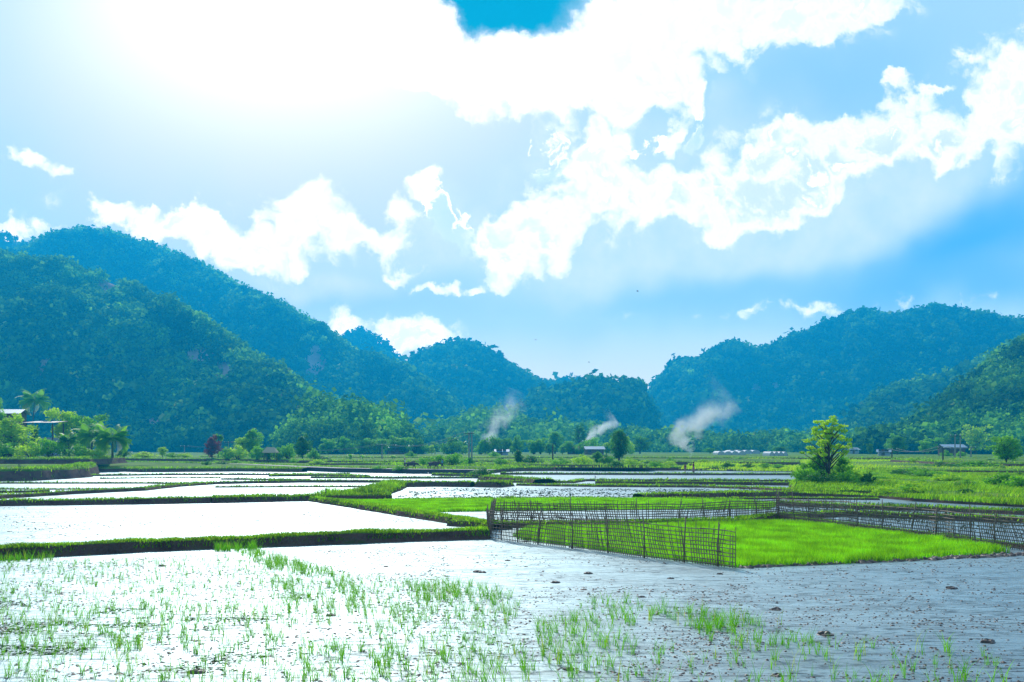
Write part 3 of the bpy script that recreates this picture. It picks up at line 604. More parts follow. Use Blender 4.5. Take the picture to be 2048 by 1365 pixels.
hill('hills', [(1300, 903), (1400, 893), (1500, 886), (1600, 884), (1700, 886), (1800, 884), (1900, 880), (2100, 880), (2300, 880)], 640, 540, 760, 14, 1500, 4., 60, M_forest2, relief=.1, flabel='low belt of trees along the foot of the right mountain')

# ------------------------------------------------------------------ trees
def leafcloud(cl, rad, per, size, rs, flat=.8):
    n_ = len(cl); K = per; off = rs.normal(size=(n_, K, 3)); off /= np.linalg.norm(off, axis=2)[..., None]; off *= (rs.rand(n_, K, 1) ** .4)
    off[..., 2] *= flat; c = cl[:, None] + off * np.asarray(rad)[:, None, None]
    nr = off + rs.normal(size=c.shape) * .7 + np.array([0, 0, .3]); nr /= np.linalg.norm(nr, axis=2)[..., None]
    a = np.cross(nr, rs.normal(size=c.shape)); a /= np.linalg.norm(a, axis=2)[..., None]; b_ = np.cross(nr, a); s_ = size * (.6 + .8 * rs.rand(n_, K, 1))
    v = np.stack([c - a * s_, c - b_ * s_ * .5, c + a * s_, c + b_ * s_ * .5], 2).reshape(-1, 3)
    ti = np.clip(rs.rand(n_, 1) * .6 + .4 * rs.rand(n_, K), 0, 1)
    return v, np.repeat(ti.ravel(), 4)
PROTO = {}
def tree_proto(key, seed, style='round', leaf=M_leafA):
    """unit tree, 1 high; returns (crown mesh, trunk mesh)"""
    if key in PROTO: return PROTO[key]
    rs = np.random.RandomState(seed); mb = MB(); tips = []
    if style == 'round': H0, nb, per, ls, rr = .1, 30, 80, .024, (.055, .17)
    elif style == 'tall': H0, nb, per, ls, rr = .1, 42, 70, .02, (.06, .12)
    elif style == 'open': H0, nb, per, ls, rr = .42, 38, 46, .02, (.04, .08)
    elif style == 'bush': H0, nb, per, ls, rr = .05, 20, 60, .05, (.14, .26)
    elif style == 'bamboo': H0, nb, per, ls, rr = .1, 26, 60, .03, (.08, .14)
    top = np.array([rs.normal() * .03, rs.normal() * .03, .82 if style != 'bush' else .5])
    if style in ('round', 'tall', 'open'):
        mid_ = top * .5 + np.array([rs.normal() * .02, 0, 0]); mb.tube([(0, 0, -.03), (0.005, 0, .1), mid_, top], [.03, .024, .017, .006], 7)
    for k in range(nb):
        a = k * 2.4 + rs.rand(); t = (k + .5) / nb
        if style == 'round': r = .40 * math.sin(math.pi * (.12 + .78 * t)) * (.3 + .85 * rs.rand()); z = H0 + .1 + (.92 - H0 - .1) * t * (.85 + .2 * rs.rand())
        elif style == 'tall': r = .24 * math.sin(math.pi * (.1 + .8 * t)) ** .8 * (.5 + .6 * rs.rand()); z = H0 + .06 + (.94 - H0 - .08) * t
        elif style == 'open': r = .42 * (1 - .5 * t) * (.45 + .6 * rs.rand()); z = .42 + .54 * t + rs.normal() * .02
        elif style == 'bush': r = .5 * rs.rand() ** .6; z = .12 + .65 * rs.rand() * (1 - r)
        else: r = (.06 + .26 * rs.rand()) * (.5 + t); z = .15 + .8 * t * (1 - .3 * rs.rand())
        p = np.array([r * math.cos(a), r * math.sin(a), z])
        if style == 'bamboo': mb.tube([(p[0] * .1, p[1] * .1, 0), (p[0] * .45, p[1] * .45, z * .7), p], [.008, .006, .003], 4)
        elif style == 'bush': mb.tube([(p[0] * .15, p[1] * .15, 0), (p[0] * .6, p[1] * .6, z * .6), p], [.012, .009, .004], 4)
        else:
            z0 = max(.16, z - .12 - r * .6); s0 = np.array([top[0] * z0, top[1] * z0, z0]); mb.tube([s0, s0 * .45 + p * .55 + np.array([0, 0, .015]), p], [.011, .007, .003], 5)
        tips.append(p)
        if style != 'bush': tips.append(p * np.array([.6, .6, 1]) + rs.normal(size=3) * .03)
    tips = np.array(tips); v, ti = leafcloud(tips, rs.uniform(*rr, len(tips)), per, ls, rs, .45 if style == 'open' else .8)
    v[:, 2] = np.maximum(v[:, 2], .01)
    cm = fast_mesh('crown', v, np.arange(len(v)).reshape(-1, 4), ti); tm = mb.mesh('trunk', True); tm.materials.append(M_bark)
    PROTO[key] = (cm, tm); return PROTO[key]
def plant(kind_, style, px, py, z, top, width, label, cat='tree', leaf=M_leafA, group=None, seed=0, base_y=None):
    """tree with foot at photo pixel (px,py) on level z, reaching up to row top, width in pixels"""
    if style == 'bush': top -= .28 * (py - top); width *= 1.3
    p = G(px, py, z); H = (py - top) * p[1] / F; Wd = width * p[1] / F
    cm, tm = tree_proto((style, seed % 3), 10 + seed % 3 * 7 + hash_(style), style)
    key = ('c', style, seed % 3, leaf.name)
    if key not in PROTO:
        c2 = cm.copy() if len(cm.materials) else cm
        if len(cm.materials): c2.materials.clear()
        c2.materials.append(leaf); PROTO[key] = c2
    nat = {'round': .85, 'tall': .62, 'open': .72, 'bush': 1.25, 'bamboo': .75}[style]
    r = empty(kind_, p, (seed * 1.7) % 6.28, (Wd / nat, Wd / nat, H)); tag(r, label, cat, group)
    link('crown' if cat == 'tree' else 'foliage', PROTO[key], None, r); link('trunk' if cat == 'tree' else 'stem', tm, None, r); return r
def hash_(s): return sum(ord(c) for c in s) % 97

def palm(px, py, z, top, label, seed=0, spread=1., group=None):
    p = G(px, py, z); H = (py - top) * p[1] / F; rs = random.Random(seed)
    r = empty('palm_tree', p, rs.random() * 6); tag(r, label, 'palm', group)
    cr = min(H * .5, 3.8) * spread; hc = H - cr * .75; mb = MB(); bend = rs.uniform(-.06, .06) * H
    mb.tube([(bend * (k / 8) ** 2, 0, hc * k / 8 - (.1 if k == 0 else 0)) for k in range(9)], [.22 - .012 * k for k in range(9)], 8)
    mb.build('trunk', M_bark, r, True)
    V_, F_, T_ = [], [], []
    for i in range(26):
        az = i * 2.399 + rs.random() * .3; el = R(84 - 105 * (i / 25)); m = MB(); pts = []; Lf = cr * (1.05 - .1 * rs.random()); x, zz = 0., 0.; e = el
        for k in range(9): pts.append((x, zz)); x += math.cos(e) * Lf / 8; zz += math.sin(e) * Lf / 8; e -= R(11 + 5 * (el < 0))
        ca, sa = math.cos(az), math.sin(az); tt = rs.random() * (.6 if el > 0 else 1.)
        for k in range(1, 30):
            s_ = k / 30 * 8; a = int(s_); f_ = s_ - a; a2 = min(a + 1, 8)
            bx_ = pts[a][0] * (1 - f_) + pts[a2][0] * f_; bz = pts[a][1] * (1 - f_) + pts[a2][1] * f_; ll = cr * .26 * math.sin(math.pi * min(.95, k / 30 + .12)) + .05
            for sgn in (-1, 1):
                o_ = len(V_); q = [(bx_ - .04, sgn * .02, bz), (bx_ + .07, sgn * .02, bz + .02), (bx_ + ll * .8 + .05, sgn * ll * .95, bz - ll * .2), (bx_ + ll * .7, sgn * ll * 1., bz - ll * .32)]
                V_ += [(bend + a_ * ca - b_ * sa, a_ * sa + b_ * ca, hc + c_) for a_, b_, c_ in q]; F_.append((o_, o_ + 1, o_ + 2, o_ + 3)); T_ += [tt] * 4
    link('crown', fast_mesh('palm_crown', V_, F_, T_), M_palm, r); return r
def banana(px, py, z, top, label, seed=0, group=None):
    p = G(px, py, z); H = (py - top) * p[1] / F; rs = random.Random(seed); r = empty('banana_plant', p); tag(r, label, 'plant', group)
    mb = MB(); V_, F_, T_ = [], [], []
    for s_ in range(3):
        ox, oy = rs.uniform(-.2, .2) * H, rs.uniform(-.2, .2) * H; hh = H * rs.uniform(.3, .5); mb.tube([(ox, oy, -.05), (ox, oy, hh)], [.05 * H, .03 * H], 7)
        for i in range(8):
            az = i * 2.4 + rs.random(); el = R(rs.uniform(35, 80)); x, zz, e = 0., 0., el; Lf = H * rs.uniform(.45, .6); ca, sa = math.cos(az), math.sin(az); tt = rs.random()
            for k in range(7):
                w_ = H * .085 * math.sin(math.pi * min(1, (k + .6) / 7)); V_ += [(ox + x * ca + w_ * sa, oy + x * sa - w_ * ca, hh + zz - w_ * .3), (ox + x * ca, oy + x * sa, hh + zz), (ox + x * ca - w_ * sa, oy + x * sa + w_ * ca, hh + zz - w_ * .3)]; T_ += [tt] * 3
                if k: o_ = len(V_) - 6; F_ += [(o_, o_ + 1, o_ + 4, o_ + 3), (o_ + 1, o_ + 2, o_ + 5, o_ + 4)]
                x += math.cos(e) * Lf / 7; zz += math.sin(e) * Lf / 7; e -= R(14)
    mb.build('stem', M_leafY, r); link('leaves', fast_mesh('leaves', V_, F_, T_), M_leafA, r); return r

ZL = 2.27   # upper left terrace level
plant('broadleaf_tree', 'round', 20, 914, ZL, 829, 104, 'light green bushy tree at the left edge before the tin roof', leaf=M_leafY, seed=1)
plant('broadleaf_tree', 'round', -8, 912, ZL, 790, 40, 'tree top cut by the left picture edge above the tin roof', leaf=M_leafA, seed=0)
plant('bamboo_clump', 'bamboo', 130, 911, ZL, 806, 62, 'bright green bamboo clump right of the dark roofed hut', leaf=M_leafY, seed=2)
plant('bamboo_clump', 'bamboo', 172, 911, ZL, 812, 70, 'bright green bamboo clump behind the middle palm', leaf=M_leafA, seed=1)
palm(64, 905, ZL, 773, 'tall dark coconut palm standing above the two roofs at left', 1, 1.5)
palm(183, 913, ZL, 838, 'coconut palm before the bamboo clumps, second from the right', 2, 1.25)
palm(225, 915, ZL, 843, 'coconut palm with leaning trunk, rightmost of the palms at left', 3, 1.3)
palm(138, 915, ZL, 862, 'short yellow green palm beside the grey hut wall', 4, 1.)
plant('small_tree', 'round', 206, 914, ZL, 878, 26, 'small pale tree between the two right palms', leaf=M_leafY, seed=2)
plant('small_tree', 'round', 325, 915, ZL - .4, 893, 24, 'small round tree alone right of the palms', leaf=M_leafY, seed=0)
plant('broadleaf_tree', 'round', 68, 913, ZL, 850, 24, 'dark tree standing against the hut under the dark roof', leaf=M_leafD, seed=2)
for k, (px, tp, w, lf, lb) in enumerate([(10, 886, 60, 0, 'low bush at the left picture edge under the bushy tree'), (62, 882, 50, 1, 'yellow green bush below the tall palm'), (98, 874, 46, 0, 'bush before the grey hut wall'), (160, 888, 44, 0, 'bush at the foot of the bamboo clumps'),
                                         (192, 896, 30, 1, 'small bush under the middle palm'), (245, 898, 30, 2, 'dark low bush right of the leaning palm'), (290, 903, 44, 1, 'flat light bush between the palms and the purple tree'), (345, 905, 30, 0, 'low bush left of the purple tree'), (370, 906, 26, 1, 'smallest bush left of the purple tree')]):
    plant('bush', 'bush', px, 915.5, ZL - (.2 if px > 230 else 0), tp, w, lb, 'bush', (M_leafA, M_leafY, M_leafD)[lf], seed=k)
ZC = 1.2
plant('purple_tree', 'round', 424, 918, ZC, 871, 40, 'round tree with dark purple leaves by the path', leaf=M_leafP, seed=1)
palm(437, 916, ZC, 866, 'thin palm with a yellow top behind the purple tree', 7, .5)
plant('broadleaf_tree', 'tall', 505, 918, ZC, 857, 46, 'taller green tree in the middle of the thicket by the path', leaf=M_leafA, seed=2)
plant('broadleaf_tree', 'round', 484, 918, ZC, 872, 40, 'light green tree left in the thicket by the path', leaf=M_leafY, seed=0)
plant('broadleaf_tree', 'round', 605, 919, ZC, 869, 46, 'dark round tree at the right end of the thicket by the path', leaf=M_leafD, seed=1)
for k, (px, tp, w, lf, lb) in enumerate([(455, 893, 30, 0, 'bush right of the purple tree'), (475, 889, 36, 1, 'light bush in front of the thicket trees'), (515, 890, 36, 0, 'bush below the tall thicket tree'), (535, 893, 22, 2, 'dark narrow bush beside the thatched shelter'),
                                         (556, 894, 26, 0, 'bush right of the thatched shelter'), (575, 886, 30, 0, 'bush left of the dark round tree'), (628, 897, 24, 0, 'bush under the dark round tree at its right'), (645, 912, 26, 2, 'low dark bush right of the thicket')]):
    plant('bush', 'bush', px, 920, ZC, tp, w, lb, 'bush', (M_leafA, M_leafY, M_leafD)[lf], seed=k + 3)
banana(703, 922, .9, 901, 'banana clump beyond the path left of the buffaloes', 1); banana(722, 922, .9, 905, 'smaller banana clump beside the one left of the buffaloes', 2)
banana(786, 921, .9, 905, 'banana clump behind the first buffalo', 3); banana(746, 921, .9, 910, 'yellowish small banana plant near the single pole', 4)
for px, py, tp, w, st, lf, lb, z in [
    (872, 931, 909, 34, 'bush', M_leafA, 'bush behind the second buffalo', .9), (905, 931, 905, 46, 'bush', M_leafA, 'large bush behind the person in the blue shirt', .9), (848, 930, 915, 26, 'bush', M_leafA, 'low bush left of the bush behind the second buffalo', .9),
    (938, 929, 915, 20, 'bush', M_leafD, 'small dark bush at the foot of the twin poles', .9), (1000, 929, 915, 24, 'bush', M_leafA, 'low bush right of the twin poles', .9), (1037, 929, 900, 22, 'tall', M_leafD, 'dark upright tree left of the single wooden pole', .9),
    (1062, 929, 911, 44, 'bush', M_leafD, 'wide dark bush between the upright tree and the wooden pole', .9), (1120, 931, 916, 34, 'bush', M_leafA, 'bush right of the wooden pole', .9), (1165, 931, 908, 34, 'bush', M_leafY, 'light bush left of the big dark tree', .9),
    (1195, 930, 903, 26, 'round', M_leafD, 'small dark tree before the hut left of the big dark tree', .9), (1213, 931, 909, 26, 'bush', M_leafD, 'dark bush touching the big dark tree', .9),
    (1238, 924, 858, 48, 'tall', M_leafD, 'big dark tree standing alone in the middle of the plain', .9), (1232, 934, 921, 24, 'bush', M_leafD, 'low dark bush in front of the big dark tree', .9), (1262, 931, 918, 34, 'bush', M_leafY, 'light bush right of the big dark tree', .9),
    (1310, 934, 923, 30, 'bush', M_leafA, 'bush midway between the big dark tree and the two red figures', .9), (1340, 932, 922, 30, 'bush', M_leafY, 'bush behind the two figures in red', .9), (1455, 935, 925, 26, 'bush', M_leafD, 'dark bush right of the two figures in red', .9),
    (1497, 936, 927, 24, 'bush', M_leafD, 'leftmost of the three small bushes left of the tall thin tree', .9), (1530, 936, 926, 26, 'bush', M_leafA, 'middle of the three small bushes left of the tall thin tree', .9), (1556, 937, 928, 28, 'bush', M_leafA, 'rightmost of the three small bushes left of the tall thin tree', .9),
    (964, 952, 935, 40, 'bush', M_leafD, 'dark rounded bush at the end of the concrete path', .3), (800, 942, 931, 24, 'bush', M_leafA, 'bush on the path edge below the first buffalo', .4), (757, 941, 931, 26, 'bush', M_leafA, 'bush on the path edge left of the first buffalo', .4)]:
    plant('bush' if st == 'bush' else 'broadleaf_tree', st, px, py, z, tp, w, lb, 'bush' if st == 'bush' else 'tree', lf, seed=int(px))
ZM = .62
plant('thin_tree', 'open', 1658, 967, ZM, 838, 100, 'tall thin tree with open layered crown on the right bund', leaf=M_leafY, seed=1)
plant('broadleaf_tree', 'round', 1640, 966, ZM, 900, 64, 'leafy small tree under the tall thin tree', leaf=M_leafA, seed=1)
plant('broadleaf_tree', 'round', 1684, 966, ZM, 910, 46, 'leafy small tree at the right foot of the tall thin tree', leaf=M_leafA, seed=2)
banana(1624, 965, ZM, 892, 'tall banana plant left of the tall thin tree', 9)
for px, py, tp, w, lf, lb in [(1608, 968, 925, 40, M_leafA, 'bush left of the banana plant under the thin tree'), (1640, 970, 938, 50, M_leafD, 'dark bush at the trunk of the tall thin tree'), (1690, 970, 940, 40, M_leafA, 'bush right of the trunk of the tall thin tree'),
                              (1736, 972, 943, 28, M_leafD, 'compact dark bush right of the tall thin tree'), (1715, 968, 940, 22, M_leafY, 'yellow green bush between the thin tree and the compact dark bush'),
                              (1880, 962, 948, 30, M_leafY, 'left yellow bush in the meadow by the bare soil'), (1902, 963, 946, 34, M_leafY, 'right yellow bush in the meadow by the bare soil'), (2005, 975, 944, 60, M_leafA, 'large soft bush at the right edge of the meadow'), (2040, 978, 950, 50, M_leafA, 'bush cut by the right picture edge in the meadow'),
                              (1885, 938, 924, 60, M_leafD, 'dark bush before the utility poles at right'), (1950, 938, 921, 80, M_leafA, 'wide bush below the big tree at the right edge'), (1800, 952, 938, 50, M_leafD, 'wide dark bush in the meadow below the field crop'), (1850, 955, 938, 60, M_leafA, 'wide green bush in the meadow left of the bare soil')]:
    plant('bush', 'bush', px, py, ZM, tp, w, lb, 'bush', lf, seed=int(px + tp))
plant('broadleaf_tree', 'round', 2012, 929, 1.2, 868, 84, 'big green tree at the right picture edge', leaf=M_leafA, seed=0)
for k, (px, tp, w, lf, st, lb) in enumerate([(655, 885, 40, M_leafA, 'round', 'tree at the left foot of the leafy grove'), (730, 842, 60, M_forest2, 'round', 'rounded dark tree topping the grove right of its middle'), (775, 858, 50, M_forest2, 'round', 'tree at the right end of the grove'),
        (1110, 862, 44, M_leafA, 'tall', 'pale tree in the village grove above the wooden pole'), (1160, 850, 34, M_leafD, 'open', 'open crowned tree sticking out of the village grove by the smoke'), (1280, 872, 52, M_forest2, 'round', 'hazy round tree right of the big dark tree'),
        (1025, 882, 40, M_leafY, 'round', 'light green tree in the village grove right of the smoke'), (870, 884, 34, M_leafA, 'round', 'tree left of the twin poles at the village edge'), (1420, 896, 34, M_forest2, 'round', 'hazy tree beside the white greenhouse'),
        (1560, 893, 40, M_forest2, 'round', 'hazy tree right of the greenhouses'), (1790, 868, 40, M_leafA, 'round', 'tree at the foot of the near right hill'), (1860, 872, 40, M_leafA, 'bamboo', 'feathery tree left of the utility poles at right'), (1950, 845, 50, M_leafY, 'bamboo', 'light green bamboo above the houses at right'), (1905, 868, 44, M_leafD, 'round', 'dark tree above the farmhouse at right')]):
    plant('broadleaf_tree' if st != 'bamboo' else 'bamboo_clump', st, px, 907, 1.4, tp, w, lb, 'tree', lf, seed=k)
for k, (px, tp) in enumerate([(905, 872), (925, 880), (888, 885), (1070, 888), (960, 888)]):
    palm(px, 908, 1.3, tp, ['small hazy palm by the twin poles, tallest of the village palms', 'small hazy palm just left of the twin poles', 'leftmost small hazy palm of the village', 'rightmost small hazy palm left of the wooden pole', 'small hazy palm under the faint smoke'][k], 20 + k, .9)

rs = random.Random(77)
for k in range(34):
    px = 640 + k * 21 + rs.uniform(-8, 8) if k < 30 else 1740 + (k - 30) * 55; st = rs.choice(['round', 'round', 'tall', 'bush', 'bamboo']); H_ = rs.uniform(16, 38)
    plant('village_tree', st, px, 909.5, 1.3, 908 - H_, H_ * rs.uniform(.8, 1.4), 'hazy green tree in the belt of village trees beyond the fields', 'tree', rs.choice([M_leafA, M_forest2, M_leafY, M_leafA]), 'trees of the village belt', k)
rs = random.Random(5)
for k in range(60):
    if k < 26: px, py, z = rs.uniform(1720, 2060), rs.uniform(935, 990), ZM
    elif k < 44: px, py, z = rs.uniform(260, 1340), rs.uniform(919, 932), 1.0
    else: px, py, z = rs.uniform(1340, 2040), rs.uniform(916, 930), 1.25
    if 1590 < px < 1725: continue
    s_ = (py - 880) / 60
    plant('shrub', 'bush', px, py, z, py - rs.uniform(5, 12) * s_, rs.uniform(14, 34) * s_, 'low green shrub growing in the rough fields', 'bush', rs.choice([M_leafA, M_leafA, M_leafY, M_leafD]), 'low shrubs scattered over the rough fields', k)
for px, tp, lb in [(988, 902, 'bush hiding the left end of the blue roofed house'), (1196, 904, 'bush before the pale roofed farmhouse left of the big dark tree'), (822, 902, 'bush before the grey roofed house at the grove'), (1893, 900, 'bush before the right farmhouse'), (1922, 902, 'bush under the twin poles before the right farmhouse')]:
    plant('bush', 'bush', px, 915, 1.2, tp, 20, lb, 'bush', M_leafA, seed=px)
for px, py, w_, lb in [(1975, 952, 60, 0), (1760, 962, 30, 0), (1860, 972, 34, 0), (1930, 966, 26, 0)]:
    c = G(px, py, ZM + .1); ww = w_ * c[1] / F; m = MB(); n_ = 28; rr = [rs.uniform(.7, 1.15) for _ in range(n_)]
    ring = lambda q, zz: [(math.cos(j / n_ * 6.283) * ww * q * rr[j], math.sin(j / n_ * 6.283) * ww * .9 * q * rr[j], zz) for j in range(n_)]
    m.add(ring(1, -.12) + ring(.8, .08) + [(0, 0, .12)], [(j, (j + 1) % n_, n_ + (j + 1) % n_, n_ + j) for j in range(n_)] + [(n_ + j, n_ + (j + 1) % n_, 2 * n_) for j in range(n_)])
    tag(m.build('bare_soil', groundmat('red_soil', [(.3, (.16, .08, .05)), (.7, (.32, .17, .11))], 1., 5.), None, False, c), kind='structure')
# ------------------------------------------------------------------ houses
def house(px, py, z, w_, d_, h_, roofm, wallm, label, rz=0., pitch=.35, flat=False, name='house', open_=False):
    p = G(px, py, z); r = empty(name, p, rz); tag(r, label, 'house'); m = MB()
    if open_:
        for sx_ in (-1, 1):
            for sy in (-1, 1):
                q = MB(); q.box((sx_ * (w_ / 2 - .15), sy * (d_ / 2 - .15), h_ / 2), (.18, .18, h_)); q.build('post', M_wood, r)
        m.box((w_ * .1, 0, h_ * .28), (w_ * .6, d_ * .6, h_ * .56)); m.build('wall', wallm, r)
    else: m.box((0, 0, h_ / 2), (w_, d_, h_)); m.build('wall', wallm, r)
    m = MB(); e = .5
    n_ = max(6, int((w_ + 2 * e) / .3)); rise = 0 if flat else d_ / 2 * pitch
    xs = np.linspace(-w_ / 2 - e, w_ / 2 + e, n_ * 2 + 1)
    prof = [(-d_ / 2 - e, h_ - e * pitch), (0, h_ + rise), (d_ / 2 + e, h_ - e * pitch)] if not flat else [(-d_ / 2 - e, h_ + .05), (0, h_ + .25), (d_ / 2 + e, h_ + .45)]
    vs = []; fs = []
    for i, x_ in enumerate(xs):
        rg_ = .03 * (i % 2)
        for (yy, zz) in prof: vs += [(x_, yy, zz + .02 + rg_), (x_, yy, zz + .10 + rg_)]
    for i in range(len(xs) - 1):
        for j in range(2):
            a = i * 6 + j * 2; fs += [(a + 1, a + 3, a + 9, a + 7), (a, a + 6, a + 8, a + 2)]
        fs += [(i * 6, i * 6 + 1, i * 6 + 7, i * 6 + 6), (i * 6 + 4, i * 6 + 10, i * 6 + 11, i * 6 + 5)]
    m.add(vs, fs); m.build('roof', roofm, r)
    if not flat:
        for sx_ in (-1, 1):
            m = MB(); x_ = sx_ * (w_ / 2 - .02); m.add([(x_, -d_ / 2, h_), (x_, d_ / 2, h_), (x_, 0, h_ + rise), (x_ - sx_ * .15, -d_ / 2, h_), (x_ - sx_ * .15, d_ / 2, h_), (x_ - sx_ * .15, 0, h_ + rise)], [(0, 1, 2), (5, 4, 3), (0, 2, 5, 3), (1, 4, 5, 2)]); m.build('gable', wallm, r)
    if not open_:
        m = MB(); m.box((-w_ * .1, -d_ / 2 - .03, 1.0), (.9, .08, 2.0)); m.build('door', M_wood, r)
        for xx in (-w_ * .32, w_ * .2):
            m = MB(); m.box((xx, -d_ / 2 - .02, 1.5), (1.0, .06, .9)); wi = m.build('window', M_glass, r)
            m = MB(); m.box((xx, -d_ / 2 - .04, 1.02), (1.15, .12, .07)); m.build('sill', wallm, wi)
    return r
house(0, 911.2, ZL, 8.5, 5, 8.4, M_tin, M_wood, 'house with a pale corrugated tin roof at the left picture edge', .15, .3)
house(90, 911.5, ZL, 5.8, 4, 6.3, M_darkroof, M_wall, 'grey open sided hut with a dark flat roof among the left trees', -.12, flat=True, open_=True, name='hut')
house(805, 910, 1.2, 9, 5, 2.4, M_tin, M_wood, 'house with pale grey roof at the right foot of the grove', .2)
house(842, 909, 1.2, 4, 4, 2.0, M_film, M_wallw, 'small white house beside the grove', -.1)
house(1004, 912, 1.2, 3.6, 3, 1.3, M_tinblue, M_wall, 'small house with a blue roof right of the twin poles')
house(1188, 911, 1.2, 5.5, 4, 2.0, M_tin, M_wood, 'farmhouse with a pale hipped roof left of the big dark tree', .1)
house(1150, 910, 1.2, 4.5, 4, 1.9, M_redroof, M_wood, 'brown house half hidden in the village grove', -.2)
house(1703, 908, 1.2, 4, 3.5, 1.6, M_film, M_wall, 'small pale house right of the tall thin tree', .3)
house(1768, 913, 1.2, 3.2, 3, 1.3, M_tin, M_wall, 'grey roofed shed in the field before the right hill', -.3)
house(1903, 913, 1.2, 6, 4, 2.6, M_tin, M_wood, 'farmhouse with pale roof behind the twin poles at right', .05)
house(1955, 904, 1.4, 5, 4, 3.6, M_tin, M_wall, 'pale roofed house in the trees above the right farmhouse', .2)
# white plastic tunnel greenhouses
for (px, py, w_, lb) in [(1458, 912, 8.5, 'white plastic tunnel greenhouse with humped roof in the far fields'), (1484, 908, 12, 'long white tunnel greenhouse behind the humped one'), (1550, 914, 5., 'low white greenhouse right of the other two')]:
    p = G(px, py, 1.1); r = empty('greenhouse', p); tag(r, lb, 'greenhouse'); m = MB(); nb = 4
    for k in range(nb):
        x0 = -w_ / 2 + w_ / nb * k; vs = []; ww = w_ / nb
        for yy in (-4, 4):
            vs += [(x0, yy, 0), (x0, yy, .7)] + [(x0 + ww / 2 - ww / 2 * math.cos(math.pi * j / 8), yy, (.7 + .75 * math.sin(math.pi * j / 8))) for j in range(1, 8)] + [(x0 + ww, yy, .7), (x0 + ww, yy, 0)]
        h_ = len(vs) // 2; m.add(vs, [tuple(range(h_))[::-1], tuple(range(h_, 2 * h_))] + [(j, j + 1, j + 1 + h_, j + h_) for j in range(h_ - 1)])
    m.build('film_cover', M_film, r); m = MB()
    for k in range(nb + 1): m.box((-w_ / 2 + w_ / nb * k, -4.05, .35), (.12, .08, .7))
    m.build('frame', M_pole, r)
# thatched shelter in the thicket
p = G(541, 921, ZC); r = empty('field_shelter', p); tag(r, 'small thatched field shelter in the thicket by the path', 'hut')
for sx_ in (-1, 1):
    for sy in (-1, 1): m = MB(); m.tube([(sx_ * 1.1, sy * .9, 0), (sx_ * 1.05, sy * .85, 1.7)], .06, 6); m.build('post', M_wood, r)
m = MB(); m.add([(-1.5, -1.3, 1.6), (1.5, -1.3, 1.6), (1.5, 1.3, 1.6), (-1.5, 1.3, 1.6), (-.8, 0, 2.7), (.8, 0, 2.7), (-1.4, -1.2, 1.5), (1.4, -1.2, 1.5), (1.4, 1.2, 1.5), (-1.4, 1.2, 1.5)], [(0, 1, 5, 4), (2, 3, 4, 5), (1, 2, 5), (3, 0, 4), (9, 8, 7, 6), (0, 6, 7, 1), (1, 7, 8, 2), (2, 8, 9, 3), (3, 9, 6, 0)]); m.build('roof', M_straw, r)

# ------------------------------------------------------------------ utility poles and wires
def pole(px, py, z, top, label, arms=1, m_=M_pole, group=None, ins=True):
    p = G(px, py, z); H = (py - top) * p[1] / F; r = empty('utility_pole', p); tag(r, label, 'pole', group)
    m = MB(); m.tube([(0, 0, -.2), (0, 0, H)], [.17, .11], 8); m.build('shaft', m_, r)
    for k in range(arms):
        m = MB(); m.box((0, -.14, H - .35 - k * .8), (2.2, .1, .12)); ar = m.build('crossarm', M_iron, r)
        for q_ in (-.95, 0, .95):
            m = MB(); m.tube([(q_, -.14, H - .29 - k * .8), (q_, -.14, H - .1 - k * .8), (q_, -.14, H + .02 - k * .8)], [.04, .07, .03], 6); m.build('insulator', M_wallw, ar)
    return np.array([p[0], p[1] - .14, z + H])
pa = pole(764, 921, .9, 888, 'single grey pole standing before the leafy grove'); pb = pole(938, 925, .9, 864, 'left pole of the twin poles in the plain', 1); pb2 = pole(943.5, 925, .9, 864, 'right pole of the twin poles in the plain', 0)
m = MB(); m.box((0, 0, 0), (1.4, .12, .14))
pc = pole(1105.5, 928, .9, 889, 'dark wooden pole standing alone right of the village smoke', 0, M_bark)
pd = pole(369, 914, 1.4, 891, 'thin pole left of the purple tree'); pe = pole(457, 914, 1.4, 883, 'pole behind the bush right of the purple tree')
pr1 = pole(1784, 921, 1., 897, 'dark pole left of the right farmhouse', 1, M_bark); pr2 = pole(1886, 927, 1., 893, 'dark pole left of the twin poles at right', 1, M_bark)
pr3 = pole(1910, 923, 1., 869, 'left pole of the twin poles before the right farmhouse', 1); pr4 = pole(1920.5, 923, 1., 869, 'right pole of the twin poles before the right farmhouse', 1); pr5 = pole(1942, 918, 1.2, 893, 'short pole between the right farmhouse and the big edge tree', 1)
def wire(a, b_, label, sag=.9):
    m = MB()
    for off in (-.95, .95):
        m.tube([(a[0] * (1 - t_) + b_[0] * t_ + off, a[1] * (1 - t_) + b_[1] * t_, a[2] * (1 - t_) + b_[2] * t_ - sag * 4 * t_ * (1 - t_)) for t_ in np.linspace(0, 1, 13)], .03, 4)
    tag(m.build('power_line', M_pole), label, 'cable')
wire(pd, pe, 'cable between the poles beside the purple tree'); wire(pe, pa, 'cable from the purple tree pole to the single grey pole', 2.); wire(pa, pb, 'cable from the single grey pole to the twin poles', 1.5)
wire(pr1, pr2, 'cable between the dark poles at right'); wire(pr2, pr5, 'cable along the right farmhouse', .5)

